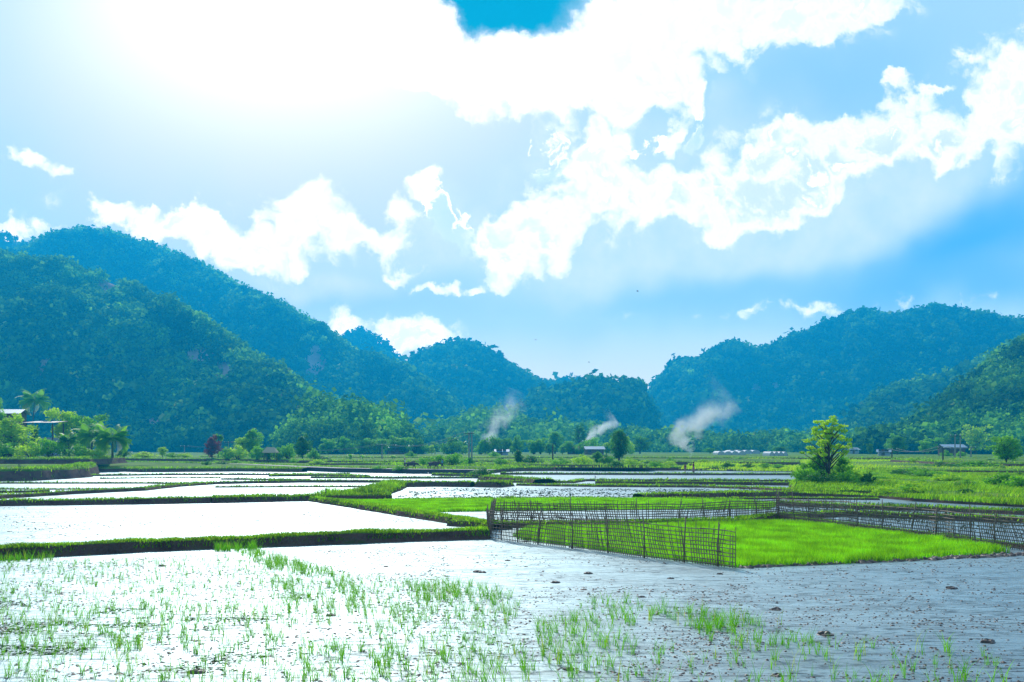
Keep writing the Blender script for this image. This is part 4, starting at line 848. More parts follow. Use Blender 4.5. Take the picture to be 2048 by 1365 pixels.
# ------------------------------------------------------------------ bamboo fence
def fence(name, pix, H, label, seed=0, lean=0., sp=.115, rails=9, posts=3.0, cane=.0165):
    rs = random.Random(seed); P = densify([G(*p)[:2] for p in pix], .115); n_ = len(P); c = P.mean(0)
    r = empty('bamboo_fence', (c[0], c[1], 0)); tag(r, label, 'fence'); d = np.gradient(P, axis=0); d /= np.linalg.norm(d, axis=1)[:, None]; nn = np.stack([-d[:, 1], d[:, 0]], 1)
    s = np.arange(n_) * .115; m = MB(); sagv = fbm(s * .35, s * 0, seed, 3); Q = P - c
    def pt(i, z, off=0.):
        i = max(0, min(n_ - 1, i)); b_ = (fbm(np.array([s[i] * .5]), np.array([0.]), seed + 4, 3)[0] - .5) * .5 * (z / H)
        return (Q[i, 0] + nn[i, 0] * (off + b_), Q[i, 1] + nn[i, 1] * (off + b_), z)
    for i in range(0, n_):
        if rs.random() < .06: continue
        hh = H * (.84 + .26 * rs.random()) * (.93 + .14 * sagv[i]); k = lean * math.sin(s[i] * .4 + seed) * 2 + rs.uniform(-.3, .3)
        z0 = .02 - .1
        m.tube([pt(i, z0, .02), pt(int(i + k * .6), hh * .5, .02), pt(int(round(i + k * 1.4)), hh, .02)], [cane, cane * .95, cane * .7], 4, cap=False)
    for q_ in range(rails):
        z = H * (.05 + .86 * q_ / (rails - 1)); i = 0
        while i < n_ - 1:
            L_ = rs.randint(22, 34); j = min(n_ - 1, i + L_); jz = rs.uniform(-.02, .02); ks = list(range(max(0, i - 2), j + 1, 5)); ks = ks if ks[-1] == j else ks + [j]
            m.tube([pt(a, z * (.93 + .14 * sagv[a]) + jz + (rs.random() - .5) * .015, -.012 + (-.01 if (a // 5) % 2 else .005)) for a in ks], cane, 4, cap=False); i = j
    m.build('lattice', M_bamboo, r)
    step_ = int(posts / .115); i = 0
    while i < n_:
        m = MB(); t_ = rs.uniform(-1.2, 1.2); ph = H * rs.uniform(1.0, 1.22); m.tube([pt(i, -.15, -.05), pt(i, ph * .5, -.05), tuple(np.array(pt(i, ph, -.05)) + np.array([d[i, 0] * t_ * .1, d[i, 1] * t_ * .1, 0]))], [.03, .028, .022], 7)
        m.build('post', M_bamboo, r, True); i += step_ + rs.randint(-5, 5)
    return r
fence('front', [(978, 1077), (1030, 1084), (1100, 1092), (1170, 1100), (1230, 1108), (1290, 1116), (1380, 1126), (1470, 1137)], 1.38, 'near bamboo lattice fence standing in the water along the seedbed front', 1, 1.2, posts=1.55)
fence('side', [(978, 1077), (980, 1062), (985, 1046)], 1.3, 'short bamboo lattice panel at the left end of the seedbed', 2, .5, posts=2.)
fence('back', [(985, 1046), (1080, 1048), (1180, 1050), (1257, 1051), (1350, 1049), (1450, 1045), (1557, 1039)], 1.2, 'long rear bamboo lattice fence behind the seedbed', 3, 1., posts=2.2, cane=.023)
fence('right', [(1557, 1039), (1640, 1050), (1750, 1063), (1850, 1075), (1950, 1089), (2048, 1102), (2160, 1120)], 1.4, 'bamboo lattice fence running from the rear corner to the right picture edge', 4, 1.5, posts=1.9, cane=.021)
p = G(1557, 1040); r = empty('fence_post', p); m = MB(); m.tube([(0, 0, -.2), (.02, 0, .9), (0, 0, 1.62)], [.04, .035, .03], 7); m.build('cane', M_bamboo, r, True)
tag(r, 'tallest dark corner post where the rear and right fences meet', 'post')
for k, (px, py, tp, lb) in enumerate([(651, 1001, 977, 'wooden stake on the grassy bund left of the far seedbed'), (1190, 960, 952, 'thin stake in the far water right of the middle'), (1335, 962, 954, 'thin stake in the far water below the two red figures'), (905, 950, 938, 'thin stake beside the concrete path'), (577, 945, 934, 'left stake on the path edge by the thicket'), (652, 941, 930, 'right stake on the path edge by the thicket')]):
    p = G(px, py); H = (py - tp) * p[1] / F; m = MB(); m.tube([(0, 0, -.2), (.02, 0, H * .6), (.03, 0, H)], [.05, .05, .035], 7); m.tube([(.03, 0, H * .8), (.12, 0, H * .95)], [.02, .012], 5)
    o = m.build('stake', M_wood, None, True, p); tag(o, lb, 'stake')

# ------------------------------------------------------------------ seedlings in the foreground water
def tuft(seed, nb):
    rs = np.random.RandomState(seed); x = rs.normal(size=nb) * .025; y = rs.normal(size=nb) * .025; h = .42 * (.5 + .6 * rs.rand(nb))
    v, f, t_ = blades(x, y, np.full(nb, -.02), h, .0056, seed, .45, 4); return v, f, t_
protos = [tuft(200 + k, 3 + k) for k in range(7)]
zones = [([(470, 1106), (520, 1104), (680, 1150), (640, 1158), (540, 1140)], 150, 1.), ([(0, 1128), (450, 1112), (600, 1160), (580, 1220), (0, 1215)], 330, .8), ([(-40, 1215), (600, 1215), (620, 1380), (-40, 1390)], 360, .95),
         ([(540, 1160), (700, 1165), (740, 1215), (640, 1260), (560, 1220)], 110, .9), ([(820, 1172), (900, 1166), (1000, 1180), (1030, 1200), (900, 1205), (830, 1200)], 130, 1.), ([(660, 1150), (830, 1165), (1050, 1210), (1000, 1290), (720, 1280)], 230, .9),
         ([(1070, 1240), (1180, 1232), (1300, 1245), (1270, 1310), (1080, 1340)], 120, 1.15), ([(1150, 1205), (1300, 1205), (1520, 1240), (1500, 1270), (1280, 1250), (1160, 1225)], 110, 1.1), ([(1380, 1240), (1560, 1250), (1760, 1300), (1740, 1330), (1560, 1320), (1400, 1280)], 130, 1.15),
         ([(600, 1290), (1060, 1300), (1300, 1350), (1200, 1390), (600, 1390)], 130, 1.1), ([(1300, 1300), (1800, 1340), (1780, 1390), (1300, 1390)], 60, 1.1), ([(1770, 1280), (1990, 1300), (2020, 1380), (1800, 1390)], 26, 1.3), ([(-20, 1122), (100, 1117), (110, 1122), (-20, 1128)], 30, 1.1), ([(430, 1100), (510, 1097), (515, 1101), (430, 1105)], 50, 1.2)]
def px_ok(poly): return poly[0][0] > 700
S = []
for k, (poly, n_, sc) in enumerate(zones):
    x, y = scatter(poly, int(n_ * (1.3 if px_ok(poly) else 2.5)), 300 + k); cl = fbm(x * 1.1, y * 1.1, 77, 3); kk = cl > (.38 if px_ok(poly) else .30); rs = np.random.RandomState(k)
    for a, b_ in zip(x[kk], y[kk]): S.append((a, b_, sc * rs.uniform(.6, 1.2)))
S.sort(key=lambda q_: q_[1] / q_[2]); print('seedlings', len(S))
pm = []
for k, (v, f, t_) in enumerate(protos):
    me = fast_mesh('seedling', v, f, t_); me.materials.append(M_seedl); pm.append(me)
rs = random.Random(9)
for (x, y, s_) in S[:300]:
    o = bpy.data.objects.new('rice_seedling', pm[rs.randrange(7)]); COL.objects.link(o); o.location = (x, y, 0); o.rotation_euler = (0, 0, rs.random() * 6.28); o.scale = (s_, s_, s_)
    tag(o, 'thin green rice seedling tuft standing in the foreground water nearest the camera', 'seedling', 'rice seedlings in the foreground water')
VV, FF, TT, nb_ = [], [], [], 0
for (x, y, s_) in S[300:]:
    v, f, t_ = protos[rs.randrange(7)]; a = rs.random() * 6.28; c_, s2 = math.cos(a), math.sin(a); w_ = v * s_
    VV.append(np.column_stack([w_[:, 0] * c_ - w_[:, 1] * s2 + x, w_[:, 0] * s2 + w_[:, 1] * c_ + y, w_[:, 2]])); FF.append(f + nb_); TT.append(t_); nb_ += len(v)
tag(link('rice_seedlings_far', fast_mesh('rice_seedlings_far', np.concatenate(VV), np.concatenate(FF), np.concatenate(TT)), M_seedl), 'sparse rice seedlings farther out in the foreground paddy below the bund', 'seedlings', kind='stuff')

# ------------------------------------------------------------------ mud clods
M_clod = basic('wet_clod', (.10, .07, .055), .55, .4, 9., .3, .5)
M_weed = basic('floating_weed', (.03, .06, .02), .95, .4, 7., 0, 0.)
def clods(name, label, pts, size, seed, mat, flat=.45):
    rs = np.random.RandomState(seed); n_ = len(pts); u = np.array([[1, 0, 0], [.5, .87, 0], [-.5, .87, 0], [-1, 0, 0], [-.5, -.87, 0], [.5, -.87, 0], [.1, .05, 1], [.55, .1, .7], [-.2, .5, .7], [-.4, -.4, .7]])
    fc = np.array([[0, 1, 7], [1, 2, 8], [2, 3, 8], [3, 4, 9], [4, 5, 9], [5, 0, 7], [7, 1, 8], [8, 3, 9], [9, 5, 7], [7, 8, 6], [8, 9, 6], [9, 7, 6]])
    s_ = size * (.35 + rs.rand(n_) ** 3 * 1.8); a = rs.rand(n_) * 6.28; v = u[None] * (1 + .35 * rs.normal(size=(n_, 10, 3))) * np.stack([s_ * (.8 + .8 * rs.rand(n_)), s_, s_ * flat], -1)[:, None]
    x = v[..., 0] * np.cos(a)[:, None] - v[..., 1] * np.sin(a)[:, None] + pts[0][:, None] if False else None
    ca, sa = np.cos(a)[:, None], np.sin(a)[:, None]; vx = v[..., 0] * ca - v[..., 1] * sa + pts[:, :1]; vy = v[..., 0] * sa + v[..., 1] * ca + pts[:, 1:2]
    vz = np.where(np.arange(10) < 6, -.01, np.abs(v[..., 2])); f = fc[None] + (np.arange(n_) * 10)[:, None, None]
    tag(link(name, fast_mesh(name, np.stack([vx, vy, vz], -1).reshape(-1, 3), f.reshape(-1, 3), smooth=False), mat), label, 'mud', kind='stuff')
def sc2(poly, n_, seed, thr=.4, fr=.5):
    x, y = scatter(poly, n_, seed); k = fbm(x * fr, y * fr * 1.6, seed, 4) > thr; return np.column_stack([x[k], y[k]])
clods('mud_crumbs', 'small mud crumbs scattered over the foreground water', np.concatenate([sc2([(-60, 1130), (970, 1085), (1470, 1140), (2100, 1115), (2300, 1390), (-200, 1390)], 15000, 1, .45), sc2([(1350, 1200), (2100, 1180), (2200, 1390), (1200, 1390)], 5000, 2, .5), sc2([(800, 1170), (1500, 1170), (1500, 1390), (800, 1390)], 4000, 3, .42), sc2([(-60, 1130), (900, 1090), (900, 1390), (-60, 1390)], 16000, 13, .42)]), .024, 1, M_clod)
clods('mud_ridge', 'line of reddish mud lumps along the front edge of the seedbed', np.concatenate([sc2([(1480, 1137), (1700, 1128), (1900, 1119), (2060, 1112), (2060, 1107), (1880, 1115), (1480, 1133)], 900, 4, .3)]), .10, 4, M_clod)
clods('paddy_stubble', 'dark stubble speckling the water of the far field behind the seedbed strip', sc2([(800, 990), (830, 977), (1590, 979), (1520, 997), (1000, 997), (790, 998)], 9000, 5, .4), .05, 5, M_weed, .6)
clods('paddy_stubble', 'fine dark specks over the flooded field behind the near bund', sc2([(-60, 1085), (-60, 1016), (600, 1006), (880, 1045), (500, 1065)], 9000, 6, .47), .032, 6, M_clod)
clods('paddy_stubble', 'dark specks in the flooded strips behind the right fence', sc2([(1560, 1030), (1580, 1000), (2200, 1020), (2200, 1090), (1900, 1072)], 3500, 7, .46), .04, 7, M_weed, .8)
def bandpts(poly, n_, seed, thr): return sc2(poly, n_, seed, thr, .7)
clods('floating_weed', 'dark green floating weed in streaks across the left foreground water', np.concatenate([bandpts([(-60, 1235), (200, 1215), (420, 1215), (560, 1240), (420, 1262), (0, 1270)], 9000, 8, .5), bandpts([(0, 1290), (180, 1295), (170, 1310), (0, 1312)], 900, 9, .4), bandpts([(540, 1170), (620, 1190), (640, 1230), (570, 1215)], 1200, 10, .4), bandpts([(-20, 1200), (60, 1205), (50, 1215), (-20, 1215)], 400, 12, .3), bandpts([(300, 1300), (620, 1290), (640, 1340), (300, 1345)], 2200, 11, .56)]), .033, 8, M_weed, .12)
rs = random.Random(4)
for k, (px, py, s_, lb) in enumerate([(325, 1133, .13, 'dark mud clod in the water near the left part of the near bund'), (955, 1145, .14, 'squarish dark clod, left of the pair in the water before the fence'), (965, 1146, .12, 'flat dark clod, right of the pair in the water before the fence'), (772, 1134, .09, 'mud clod left of the squarish pair'),
        (1015, 1122, .10, 'greenish clod below the left end of the near fence'), (1052, 1134, .07, 'little clod just right of the greenish clod'), (1175, 1148, .13, 'loose mud heap under the near fence'), (1110, 1166, .13, 'mud heap in open water left of the loose mud heap'), (1341, 1158, .10, 'dark clod below the right end of the near fence'),
        (1168, 1180, .09, 'clod standing left in the row of dark clods in open water'), (1283, 1195, .10, 'clod at the right of the row of dark clods in open water'), (1440, 1149, .10, 'dark clod close to the last post of the near fence'), (1903, 1178, .15, 'reddish clod alone in the blue water at right'),
        (1552, 1220, .14, 'brown clod beside the seedlings below the seedbed'), (1651, 1270, .16, 'broad brown clod among the right seedlings'), (1975, 1285, .15, 'brown clod near the right picture edge'), (660, 1232, .12, 'dark clod among the left seedlings'), (1138, 1340, .10, 'dark clod at the bottom among the middle seedlings'), (395, 1345, .14, 'dark clod near the bottom left'), (1552, 1352, .11, 'dark clod at the bottom below the right seedlings')]):
    p = G(px, py); m = MB(); vs = []; 
    for i in range(5):
        el = i / 4 * math.pi / 2
        for j in range(9):
            a = j / 9 * 2 * math.pi; q_ = rs.uniform(.75, 1.2); vs.append((math.cos(a) * math.cos(el) * s_ * 1.3 * q_, math.sin(a) * math.cos(el) * s_ * q_, math.sin(el) * s_ * .6 * q_ - .02))
    m.add(vs, [(i * 9 + j, i * 9 + (j + 1) % 9, (i + 1) * 9 + (j + 1) % 9, (i + 1) * 9 + j) for i in range(4) for j in range(9)]); o = m.build('mud_clod', M_clod, None, False, p); tag(o, lb, 'clod', 'mud clods in the foreground water')

# ------------------------------------------------------------------ people, buffaloes, birds
def skin(name, chain, mat, parent, lv=1):
    """chain: {key: (pos, radius, parent key)}; root first; one continuous skinned surface"""
    keys = list(chain); me = bpy.data.meshes.new(name); me.from_pydata([chain[k][0] for k in keys], [(keys.index(chain[k][2]), i) for i, k in enumerate(keys) if chain[k][2]], [])
    o = link(name, me, mat, parent); md = o.modifiers.new('skin', 'SKIN'); md.use_smooth_shade = True
    sv = me.skin_vertices[0].data if me.skin_vertices else None
    if sv is None:
        bm_ok = False
    for i, k in enumerate(keys):
        r_ = chain[k][1]; r_ = (r_, r_) if isinstance(r_, (int, float)) else r_
        sv[i].radius = r_; sv[i].use_root = (i == 0)
    s_ = o.modifiers.new('sub', 'SUBSURF'); s_.levels = lv; s_.render_levels = lv; return o
def ensure_skin(me):
    import bmesh
    bm = bmesh.new(); bm.from_mesh(me); bm.verts.layers.skin.verify(); bm.to_mesh(me); bm.free()
_old = skin
def skin(name, chain, mat, parent, lv=1):
    keys = list(chain); me = bpy.data.meshes.new(name); me.from_pydata([chain[k][0] for k in keys], [(keys.index(chain[k][2]), i) for i, k in enumerate(keys) if chain[k][2]], [])
    ensure_skin(me); o = link(name, me, mat, parent); md = o.modifiers.new('skin', 'SKIN'); md.use_smooth_shade = True; sv = me.skin_vertices[0].data
    for i, k in enumerate(keys):
        r_ = chain[k][1]; sv[i].radius = (r_, r_) if isinstance(r_, (int, float)) else r_; sv[i].use_root = (i == 0)
    s_ = o.modifiers.new('sub', 'SUBSURF'); s_.levels = lv; s_.render_levels = lv; return o
def person(px, py, z, height, rz, label, pose, shirt, pants, hat=None, skirt=False):
    p = G(px, py, z) if not isinstance(px, np.ndarray) else px; r = empty('person', p, rz, height / 1.7); tag(r, label, 'person')
    J = {'pel': ((0, 0, .92), (.14, .11), None), 'chest': ((0, .01, 1.28), (.16, .11), 'pel'), 'neck': ((0, .0, 1.44), .058, 'chest'), 'head0': ((0, .01, 1.51), (.075, .085), 'neck'), 'head1': ((0, .015, 1.61), (.08, .095), 'head0')}
    wk = pose.get('walk', 0.)
    for s_, n_ in ((-1, 'l'), (1, 'r')):
        st = wk * s_
        J[n_ + 'hip'] = ((s_ * .09, 0, .86), .085, 'pel'); J[n_ + 'kn'] = ((s_ * .10, st * .18 + .02, .48), .055, n_ + 'hip'); J[n_ + 'an'] = ((s_ * .10, st * .3 - .02, .08 + (.04 if st < 0 else 0)), .036, n_ + 'kn'); J[n_ + 'to'] = ((s_ * .11, st * .3 + .14, .035), (.04, .025), n_ + 'an')
        arm = pose.get(n_, ((s_ * .24, -st * .05, 1.12), (s_ * .25, -st * .12 + .05, .88)))
        J[n_ + 'sh'] = ((s_ * .18, 0, 1.39), .055, 'chest'); J[n_ + 'el'] = (arm[0], .038, n_ + 'sh'); J[n_ + 'wr'] = (arm[1], .026, n_ + 'el')
        w_ = np.array(arm[1]); dd = w_ - np.array(arm[0]); dd /= np.linalg.norm(dd); side = np.cross(dd, (0, 0, 1.)) + np.array([0, 1e-3, 0]); side /= np.linalg.norm(side)
        pm_ = w_ + dd * .06; J[n_ + 'pa'] = (tuple(pm_), (.034, .018), n_ + 'wr')
        for f_ in range(4):
            q0 = pm_ + side * (f_ - 1.5) * .017 + dd * .035; q1 = q0 + dd * (.045, .055, .05, .038)[f_] + np.array([0, .02, -.008]); J[n_ + 'f%d' % f_] = (tuple(q0), .009, n_ + 'pa'); J[n_ + 'g%d' % f_] = (tuple(q1), .007, n_ + 'f%d' % f_)
        q0 = w_ + dd * .03 - side * .035; J[n_ + 'th'] = (tuple(q0), .011, n_ + 'wr'); J[n_ + 'ti'] = (tuple(q0 + dd * .035 - side * .012), .008, n_ + 'th')
    J['nose'] = ((0, .105, 1.55), .012, 'head0')
    bend = R(pose.get('bend', 0))
    def bd(q_):
        if not bend or q_[2] < .9: return q_
        y_, z_ = q_[1], q_[2] - .9; return (q_[0], y_ * math.cos(bend) + z_ * math.sin(bend), .9 + z_ * math.cos(bend) - y_ * math.sin(bend))
    J = {k: (bd(tuple(float(c) for c in a)), b_, c_) for k, (a, b_, c_) in J.items()}
    skin('body', J, M_skin, r, 1)
    g_ = lambda k: J[k][0]
    C = {'a': (g_('pel'), (.165, .13), None), 'b': (g_('chest'), (.18, .13), 'a'), 'c': (tuple(np.array(g_('chest')) * .35 + np.array(g_('neck')) * .65), (.12, .09), 'b')}
    for n_ in 'lr': C[n_ + 's'] = (g_(n_ + 'sh'), .072, 'b'); C[n_ + 'e'] = (tuple(np.array(g_(n_ + 'sh')) * .35 + np.array(g_(n_ + 'el')) * .65), .058, n_ + 's')
    skin('shirt', C, shirt, r)
    if skirt: 
        m = MB(); c0 = np.array(g_('pel')); m.tube([c0 + (0, 0, .06), c0 + (0, 0, -.15), (0, 0, .42), (0, 0, .14)], [.15, .18, .17, .17], 12); m.build('skirt', pants, r, True)
    else:
        C = {'a': (tuple(np.array(g_('pel')) + (0, 0, .02)), (.165, .13), None)}
        for n_ in 'lr': C[n_ + 'h'] = (g_(n_ + 'hip'), .105, 'a'); C[n_ + 'k'] = (tuple(np.array(g_(n_ + 'kn')) + (0, 0, .0)), .075, n_ + 'h')
        skin('trousers', C, pants, r)
    h1 = Vector(g_('head1')); hd = (h1 - Vector(g_('head0'))).normalized(); m = MB()
    c = h1 + hd * .0; m.tube([c - hd * .05 + Vector((0, -.035, 0)), c + hd * .03 + Vector((0, -.02, 0)), c + hd * .085 + Vector((0, -.01, 0)), c + hd * .11], [.092, .1, .07, .02], 10); m.build('hair', M_hair, r, True)
    if hat: m = MB(); m.tube([c + hd * .04, c + hd * .06, c + hd * .2], [.24, .235, .015], 16); m.build('hat', hat, r, True)
    for s_ in (-1, 1):
        q_ = Vector(g_('head0')) + hd * .055 + Vector((s_ * .03, .078, 0)); m = MB(); m.tube([q_, q_ + Vector((0, .012, 0))], [.012, .006], 6); m.build('eye', M_hair, r)
    return r
ZP = .66
person(884.5, 938.9, ZP, 1.55, R(-80), 'person in a sky blue shirt walking ahead of the buffaloes with raised arms', {'walk': .8, 'l': ((-.26, .14, 1.2), (-.12, .2, 1.42)), 'r': ((.26, .14, 1.2), (.12, .2, 1.42))}, M_blue, M_navy)
person(809.5, 938.5, ZP, 1.62, R(-90), 'person in a pale shirt walking half hidden behind the first buffalo', {'walk': .6}, M_white, M_navy, M_straw)
person(1370.5, 946.8, .27, 1.35, R(20), 'person in a short maroon top standing left of the pair in red', {'l': ((-.22, .05, 1.15), (-.2, .12, .95))}, M_maroon, M_pink)
person(1387, 946.8, .27, 1.6, R(60), 'taller person in maroon top and long pink skirt, right of the pair in red', {'l': ((-.27, .1, 1.2), (-.3, .32, 1.3)), 'r': ((.27, .1, 1.2), (.1, .32, 1.3))}, M_maroon, M_pink, skirt=True)
person(1113.5, 946.5, .0, 1.45, R(90), 'person in red bending down in the far water left of the middle', {'bend': 85, 'l': ((-.22, .12, 1.25), (-.18, .4, 1.3)), 'r': ((.22, .12, 1.25), (.18, .4, 1.3))}, M_maroon, M_navy)
pt_ = G(1387, 946.8, .27); m = MB(); cx, cy = pt_[0] - .42, pt_[1] + .12; m.tube([(0, 0, 0), (0, 0, .06), (0, 0, .22), (0, 0, .25)], [.1, .14, .2, .205], 12); o = m.build('basket', M_wood, None, True, (cx, cy, 1.33)); tag(o, 'small brown basket held by the taller person in maroon', 'basket')
def buffalo(px, py, z, label, rz=0., head=0., sc=.86, walk=1.):
    p = G(px, py, z); r = empty('water_buffalo', p, rz, sc); tag(r, label, 'buffalo', None)
    J = {'pel': ((-.62, 0, 1.05), (.27, .30), None), 'mid': ((0, 0, .98), (.34, .40), 'pel'), 'chest': ((.55, 0, 1.02), (.29, .36), 'mid'), 'neck': ((.92, 0, 1.08 + head * .3), (.16, .22), 'chest'), 'poll': ((1.2, 0, 1.12 + head), (.13, .15), 'neck'), 'face': ((1.42, 0, .98 + head), (.10, .11), 'poll'), 'muz': ((1.6, 0, .86 + head), (.085, .08), 'face'),
         't0': ((-.92, 0, 1.1), .05, 'pel'), 't1': ((-1.02, 0, .85), .03, 't0'), 't2': ((-1.0, 0, .5), .022, 't1'), 't3': ((-1.0, 0, .4), .04, 't2')}
    for s_, n_ in ((-1, 'l'), (1, 'r')):
        a = .16 * s_ * walk
        J[n_ + 'f0'] = ((.55, s_ * .19, .72), (.12, .13), 'chest'); J[n_ + 'f1'] = ((.57 + a, s_ * .19, .40), .07, n_ + 'f0'); J[n_ + 'f2'] = ((.56 + a * 1.6, s_ * .19, .12), .05, n_ + 'f1'); J[n_ + 'f3'] = ((.60 + a * 1.6, s_ * .19, .04), (.07, .05), n_ + 'f2')
        J[n_ + 'h0'] = ((-.58, s_ * .2, .76), (.15, .17), 'pel'); J[n_ + 'h1'] = ((-.55 - a, s_ * .2, .58), .10, n_ + 'h0'); J[n_ + 'h2'] = ((-.74 - a, s_ * .19, .38), .062, n_ + 'h1'); J[n_ + 'h3'] = ((-.70 - a, s_ * .19, .12), .05, n_ + 'h2'); J[n_ + 'h4'] = ((-.65 - a, s_ * .19, .04), (.07, .05), n_ + 'h3')
        J[n_ + 'e0'] = ((1.16, s_ * .17, 1.14 + head), .045, 'poll'); J[n_ + 'e1'] = ((1.12, s_ * .34, 1.1 + head), (.02, .05), n_ + 'e0')
    skin('body', J, M_hide, r, 2)
    for s_ in (-1, 1):
        m = MB(); m.tube([(1.2, s_ * .08, 1.22 + head), (1.14, s_ * .26, 1.3 + head), (1.0, s_ * .40, 1.36 + head), (.84, s_ * .40, 1.42 + head), (.72, s_ * .3, 1.46 + head)], [.055, .05, .042, .03, .012], 8); m.build('horn', M_horn, r, True)
    return r
buffalo(822, 938.8, ZP, 'water buffalo with lowered head, left of the two on the path', R(3), -.25); buffalo(866, 938.8, ZP, 'water buffalo with raised head walking behind the person in blue', R(-2), .05, walk=1.5)
for k, (px, py, Y, a, lb) in enumerate([(1275, 583, 90, .4, 'black bird flying highest, right of the middle of the sky'), (1071, 680, 110, .1, 'black bird flying low above the central peak'), (1178, 725, 130, -.4, 'tiny bird flying above the cliff edged hill'), (982, 789, 150, .2, 'tiny bird before the forest of the central peak')]):
    r = empty('bird', at(px, Y, HC + (HZ - py) / F * Y), a * 3, 1.0); r.rotation_euler = (R(20), R(15 * (k - 1)), a * 3); tag(r, lb, 'bird')
    m = MB(); m.tube([(0, -.11, 0), (0, -.06, 0), (0, .03, .005), (0, .09, .01), (0, .12, .008)], [.006, .02, .028, .018, .003], 7); m.build('body', M_bird, r, True)
    for s_ in (-1, 1):
        m = MB(); up = .05; m.add([(s_ * .015, -.03, .01), (s_ * .015, .05, .01), (s_ * .1, .045, .01 + up), (s_ * .1, -.03, .008 + up), (s_ * .2, -.02, up * 1.2), (s_ * .2, -.035, up * 1.2), (s_ * .015, -.03, .004), (s_ * .1, -.03, .003 + up)], [(0, 1, 2, 3), (3, 2, 4, 5), (6, 7, 2, 1), (7, 5, 4, 2), (0, 3, 7, 6)]); m.build('wing', M_bird, r)
    m = MB(); m.add([(-.01, -.1, 0), (.01, -.1, 0), (.025, -.17, 0), (-.025, -.17, 0), (0, -.1, .006)], [(0, 1, 2, 3), (0, 3, 4), (1, 4, 2), (4, 3, 2)]); m.build('tail', M_bird, r)

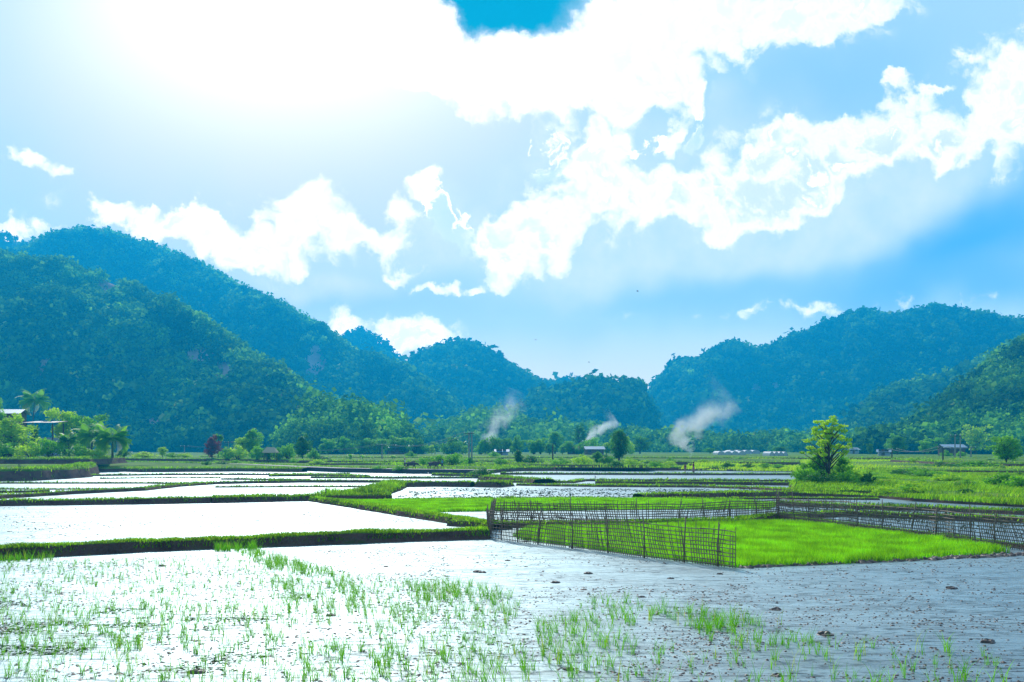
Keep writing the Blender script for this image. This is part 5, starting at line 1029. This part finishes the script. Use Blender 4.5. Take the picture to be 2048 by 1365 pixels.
# ------------------------------------------------------------------ smoke
def smoke(px, py, z, path, dens, seed, label, Y=None):
    """path: [(px, py, radius px)] from the ground up; a lumpy tapering volume body"""
    p = G(px, py, z) if Y is None else at(px, Y, HC + (HZ - py) / F * Y)
    k = p[1] / F; pts = [((a - px) * k, 0., (py - b_) * k) for a, b_, _ in path]; rad = [c * k for *_, c in path]
    m = MB(); pd_, rd_ = [], []
    for i in range(len(pts) - 1):
        for t_ in np.linspace(0, 1, 6)[:-1]: pd_.append(tuple(np.array(pts[i]) * (1 - t_) + np.array(pts[i + 1]) * t_)); rd_.append(rad[i] * (1 - t_) + rad[i + 1] * t_)
    pd_.append(pts[-1]); rd_.append(rad[-1]); rr = random.Random(seed); m.tube(pd_, [c * rr.uniform(.92, 1.08) for c in rd_], 14)
    mt, t = newmat('smoke_volume'); n = t.nodes; l = t.links; pv = n.new('ShaderNodeVolumePrincipled'); o = n.new('ShaderNodeOutputMaterial'); l.new(pv.outputs[0], o.inputs['Volume'])
    pv.inputs['Color'].default_value = (.90, .96, 1, 1); pv.inputs['Anisotropy'].default_value = .6
    tcn = n.new('ShaderNodeTexCoord'); sp = n.new('ShaderNodeSeparateXYZ'); l.new(tcn.outputs['Object'], sp.inputs[0])
    # centre line and radius as functions of height
    zs = [q_[2] for q_ in pts]; zm = max(zs)
    def curve(vals, lo, hi):
        mr = n.new('ShaderNodeMapRange'); l.new(sp.outputs[2], mr.inputs[0]); mr.inputs[2].default_value = zm
        fc = n.new('ShaderNodeFloatCurve'); cu = fc.mapping.curves[0]; l.new(mr.outputs[0], fc.inputs['Value'])
        ptsn = [(zz / zm, (vv - lo) / (hi - lo)) for zz, vv in zip(zs, vals)]
        cu.points[0].location = ptsn[0]; cu.points[1].location = ptsn[-1]
        for q_ in ptsn[1:-1]: cu.points.new(*q_)
        for q_ in cu.points: q_.handle_type = 'VECTOR'
        fc.mapping.update(); m2 = n.new('ShaderNodeMapRange'); l.new(fc.outputs[0], m2.inputs[0]); m2.inputs[3].default_value = lo; m2.inputs[4].default_value = hi; return m2.outputs[0]
    xs_ = [q_[0] for q_ in pts]; cx_ = curve(xs_, min(xs_) - .1, max(xs_) + .1); cr_ = curve(rad, 0, max(rad) * 1.01)
    nz = n.new('ShaderNodeTexNoise'); l.new(tcn.outputs['Object'], nz.inputs['Vector']); nz.inputs['Scale'].default_value = 2.2 / max(rad); nz.inputs['Detail'].default_value = 4; nz.inputs['Roughness'].default_value = .6
    def M(op, a, b_, cl=False):
        q_ = n.new('ShaderNodeMath'); q_.operation = op; q_.use_clamp = cl
        for i, vv in enumerate((a, b_)):
            if isinstance(vv, (int, float)): q_.inputs[i].default_value = vv
            elif vv is not None: l.new(vv, q_.inputs[i])
        return q_.outputs[0]
    dx = M('SUBTRACT', sp.outputs[0], cx_); dd = M('SQRT', M('ADD', M('MULTIPLY', dx, dx), M('MULTIPLY', sp.outputs[1], sp.outputs[1])), None)
    q_ = M('DIVIDE', dd, cr_); nn = M('MULTIPLY', M('SUBTRACT', nz.outputs['Fac'], .5), 3.2)
    core = M('ADD', M('SUBTRACT', .62, q_), nn, True)
    hgt = n.new('ShaderNodeMapRange'); l.new(sp.outputs[2], hgt.inputs[0]); hgt.inputs[1].default_value = zm * .0; hgt.inputs[2].default_value = zm * .98; hgt.inputs[3].default_value = dens; hgt.inputs[4].default_value = dens * .05
    l.new(M('MULTIPLY', M('MULTIPLY', core, hgt.outputs[0]), M('SUBTRACT', 1.0, q_, True)), pv.inputs['Density'])
    o = m.build('smoke_plume', mt, None, True, p); tag(o, label, 'smoke'); return o
smoke(1380, 921, .8, [(1380, 921, 4), (1382, 905, 12), (1362, 890, 44), (1372, 868, 62), (1398, 845, 74), (1428, 822, 80), (1462, 796, 76)], 1.2, 1, 'tall white smoke plume rising from the fields right of the cliff')
smoke(1170, 897, 1.0, [(1170, 897, 7), (1176, 882, 20), (1190, 868, 32), (1210, 855, 38), (1232, 840, 34)], 2.4, 2, 'dense white smoke drifting behind the big dark tree', 400)
smoke(972, 893, 1.0, [(972, 893, 12), (976, 882, 34), (985, 862, 42), (1005, 835, 46), (1020, 808, 48), (1032, 780, 40)], .36, 3, 'faint smoke over the village grove right of the twin poles', 400)

# ------------------------------------------------------------------ haze
m = MB(); m.box((0, 1050, HAZE_TOP / 2 - 2.5), (5200, 2700, HAZE_TOP + 5)); hz = m.build('haze', None); tag(hz, kind='stuff')
M_haze, t = newmat('haze'); pv = t.nodes.new('ShaderNodeVolumePrincipled'); o = t.nodes.new('ShaderNodeOutputMaterial'); t.links.new(pv.outputs[0], o.inputs['Volume'])
pv.inputs['Color'].default_value = (.008, .50, 1.0, 1); pv.inputs['Density'].default_value = HAZE_D; pv.inputs['Anisotropy'].default_value = .4
hz.data.materials.append(M_haze)
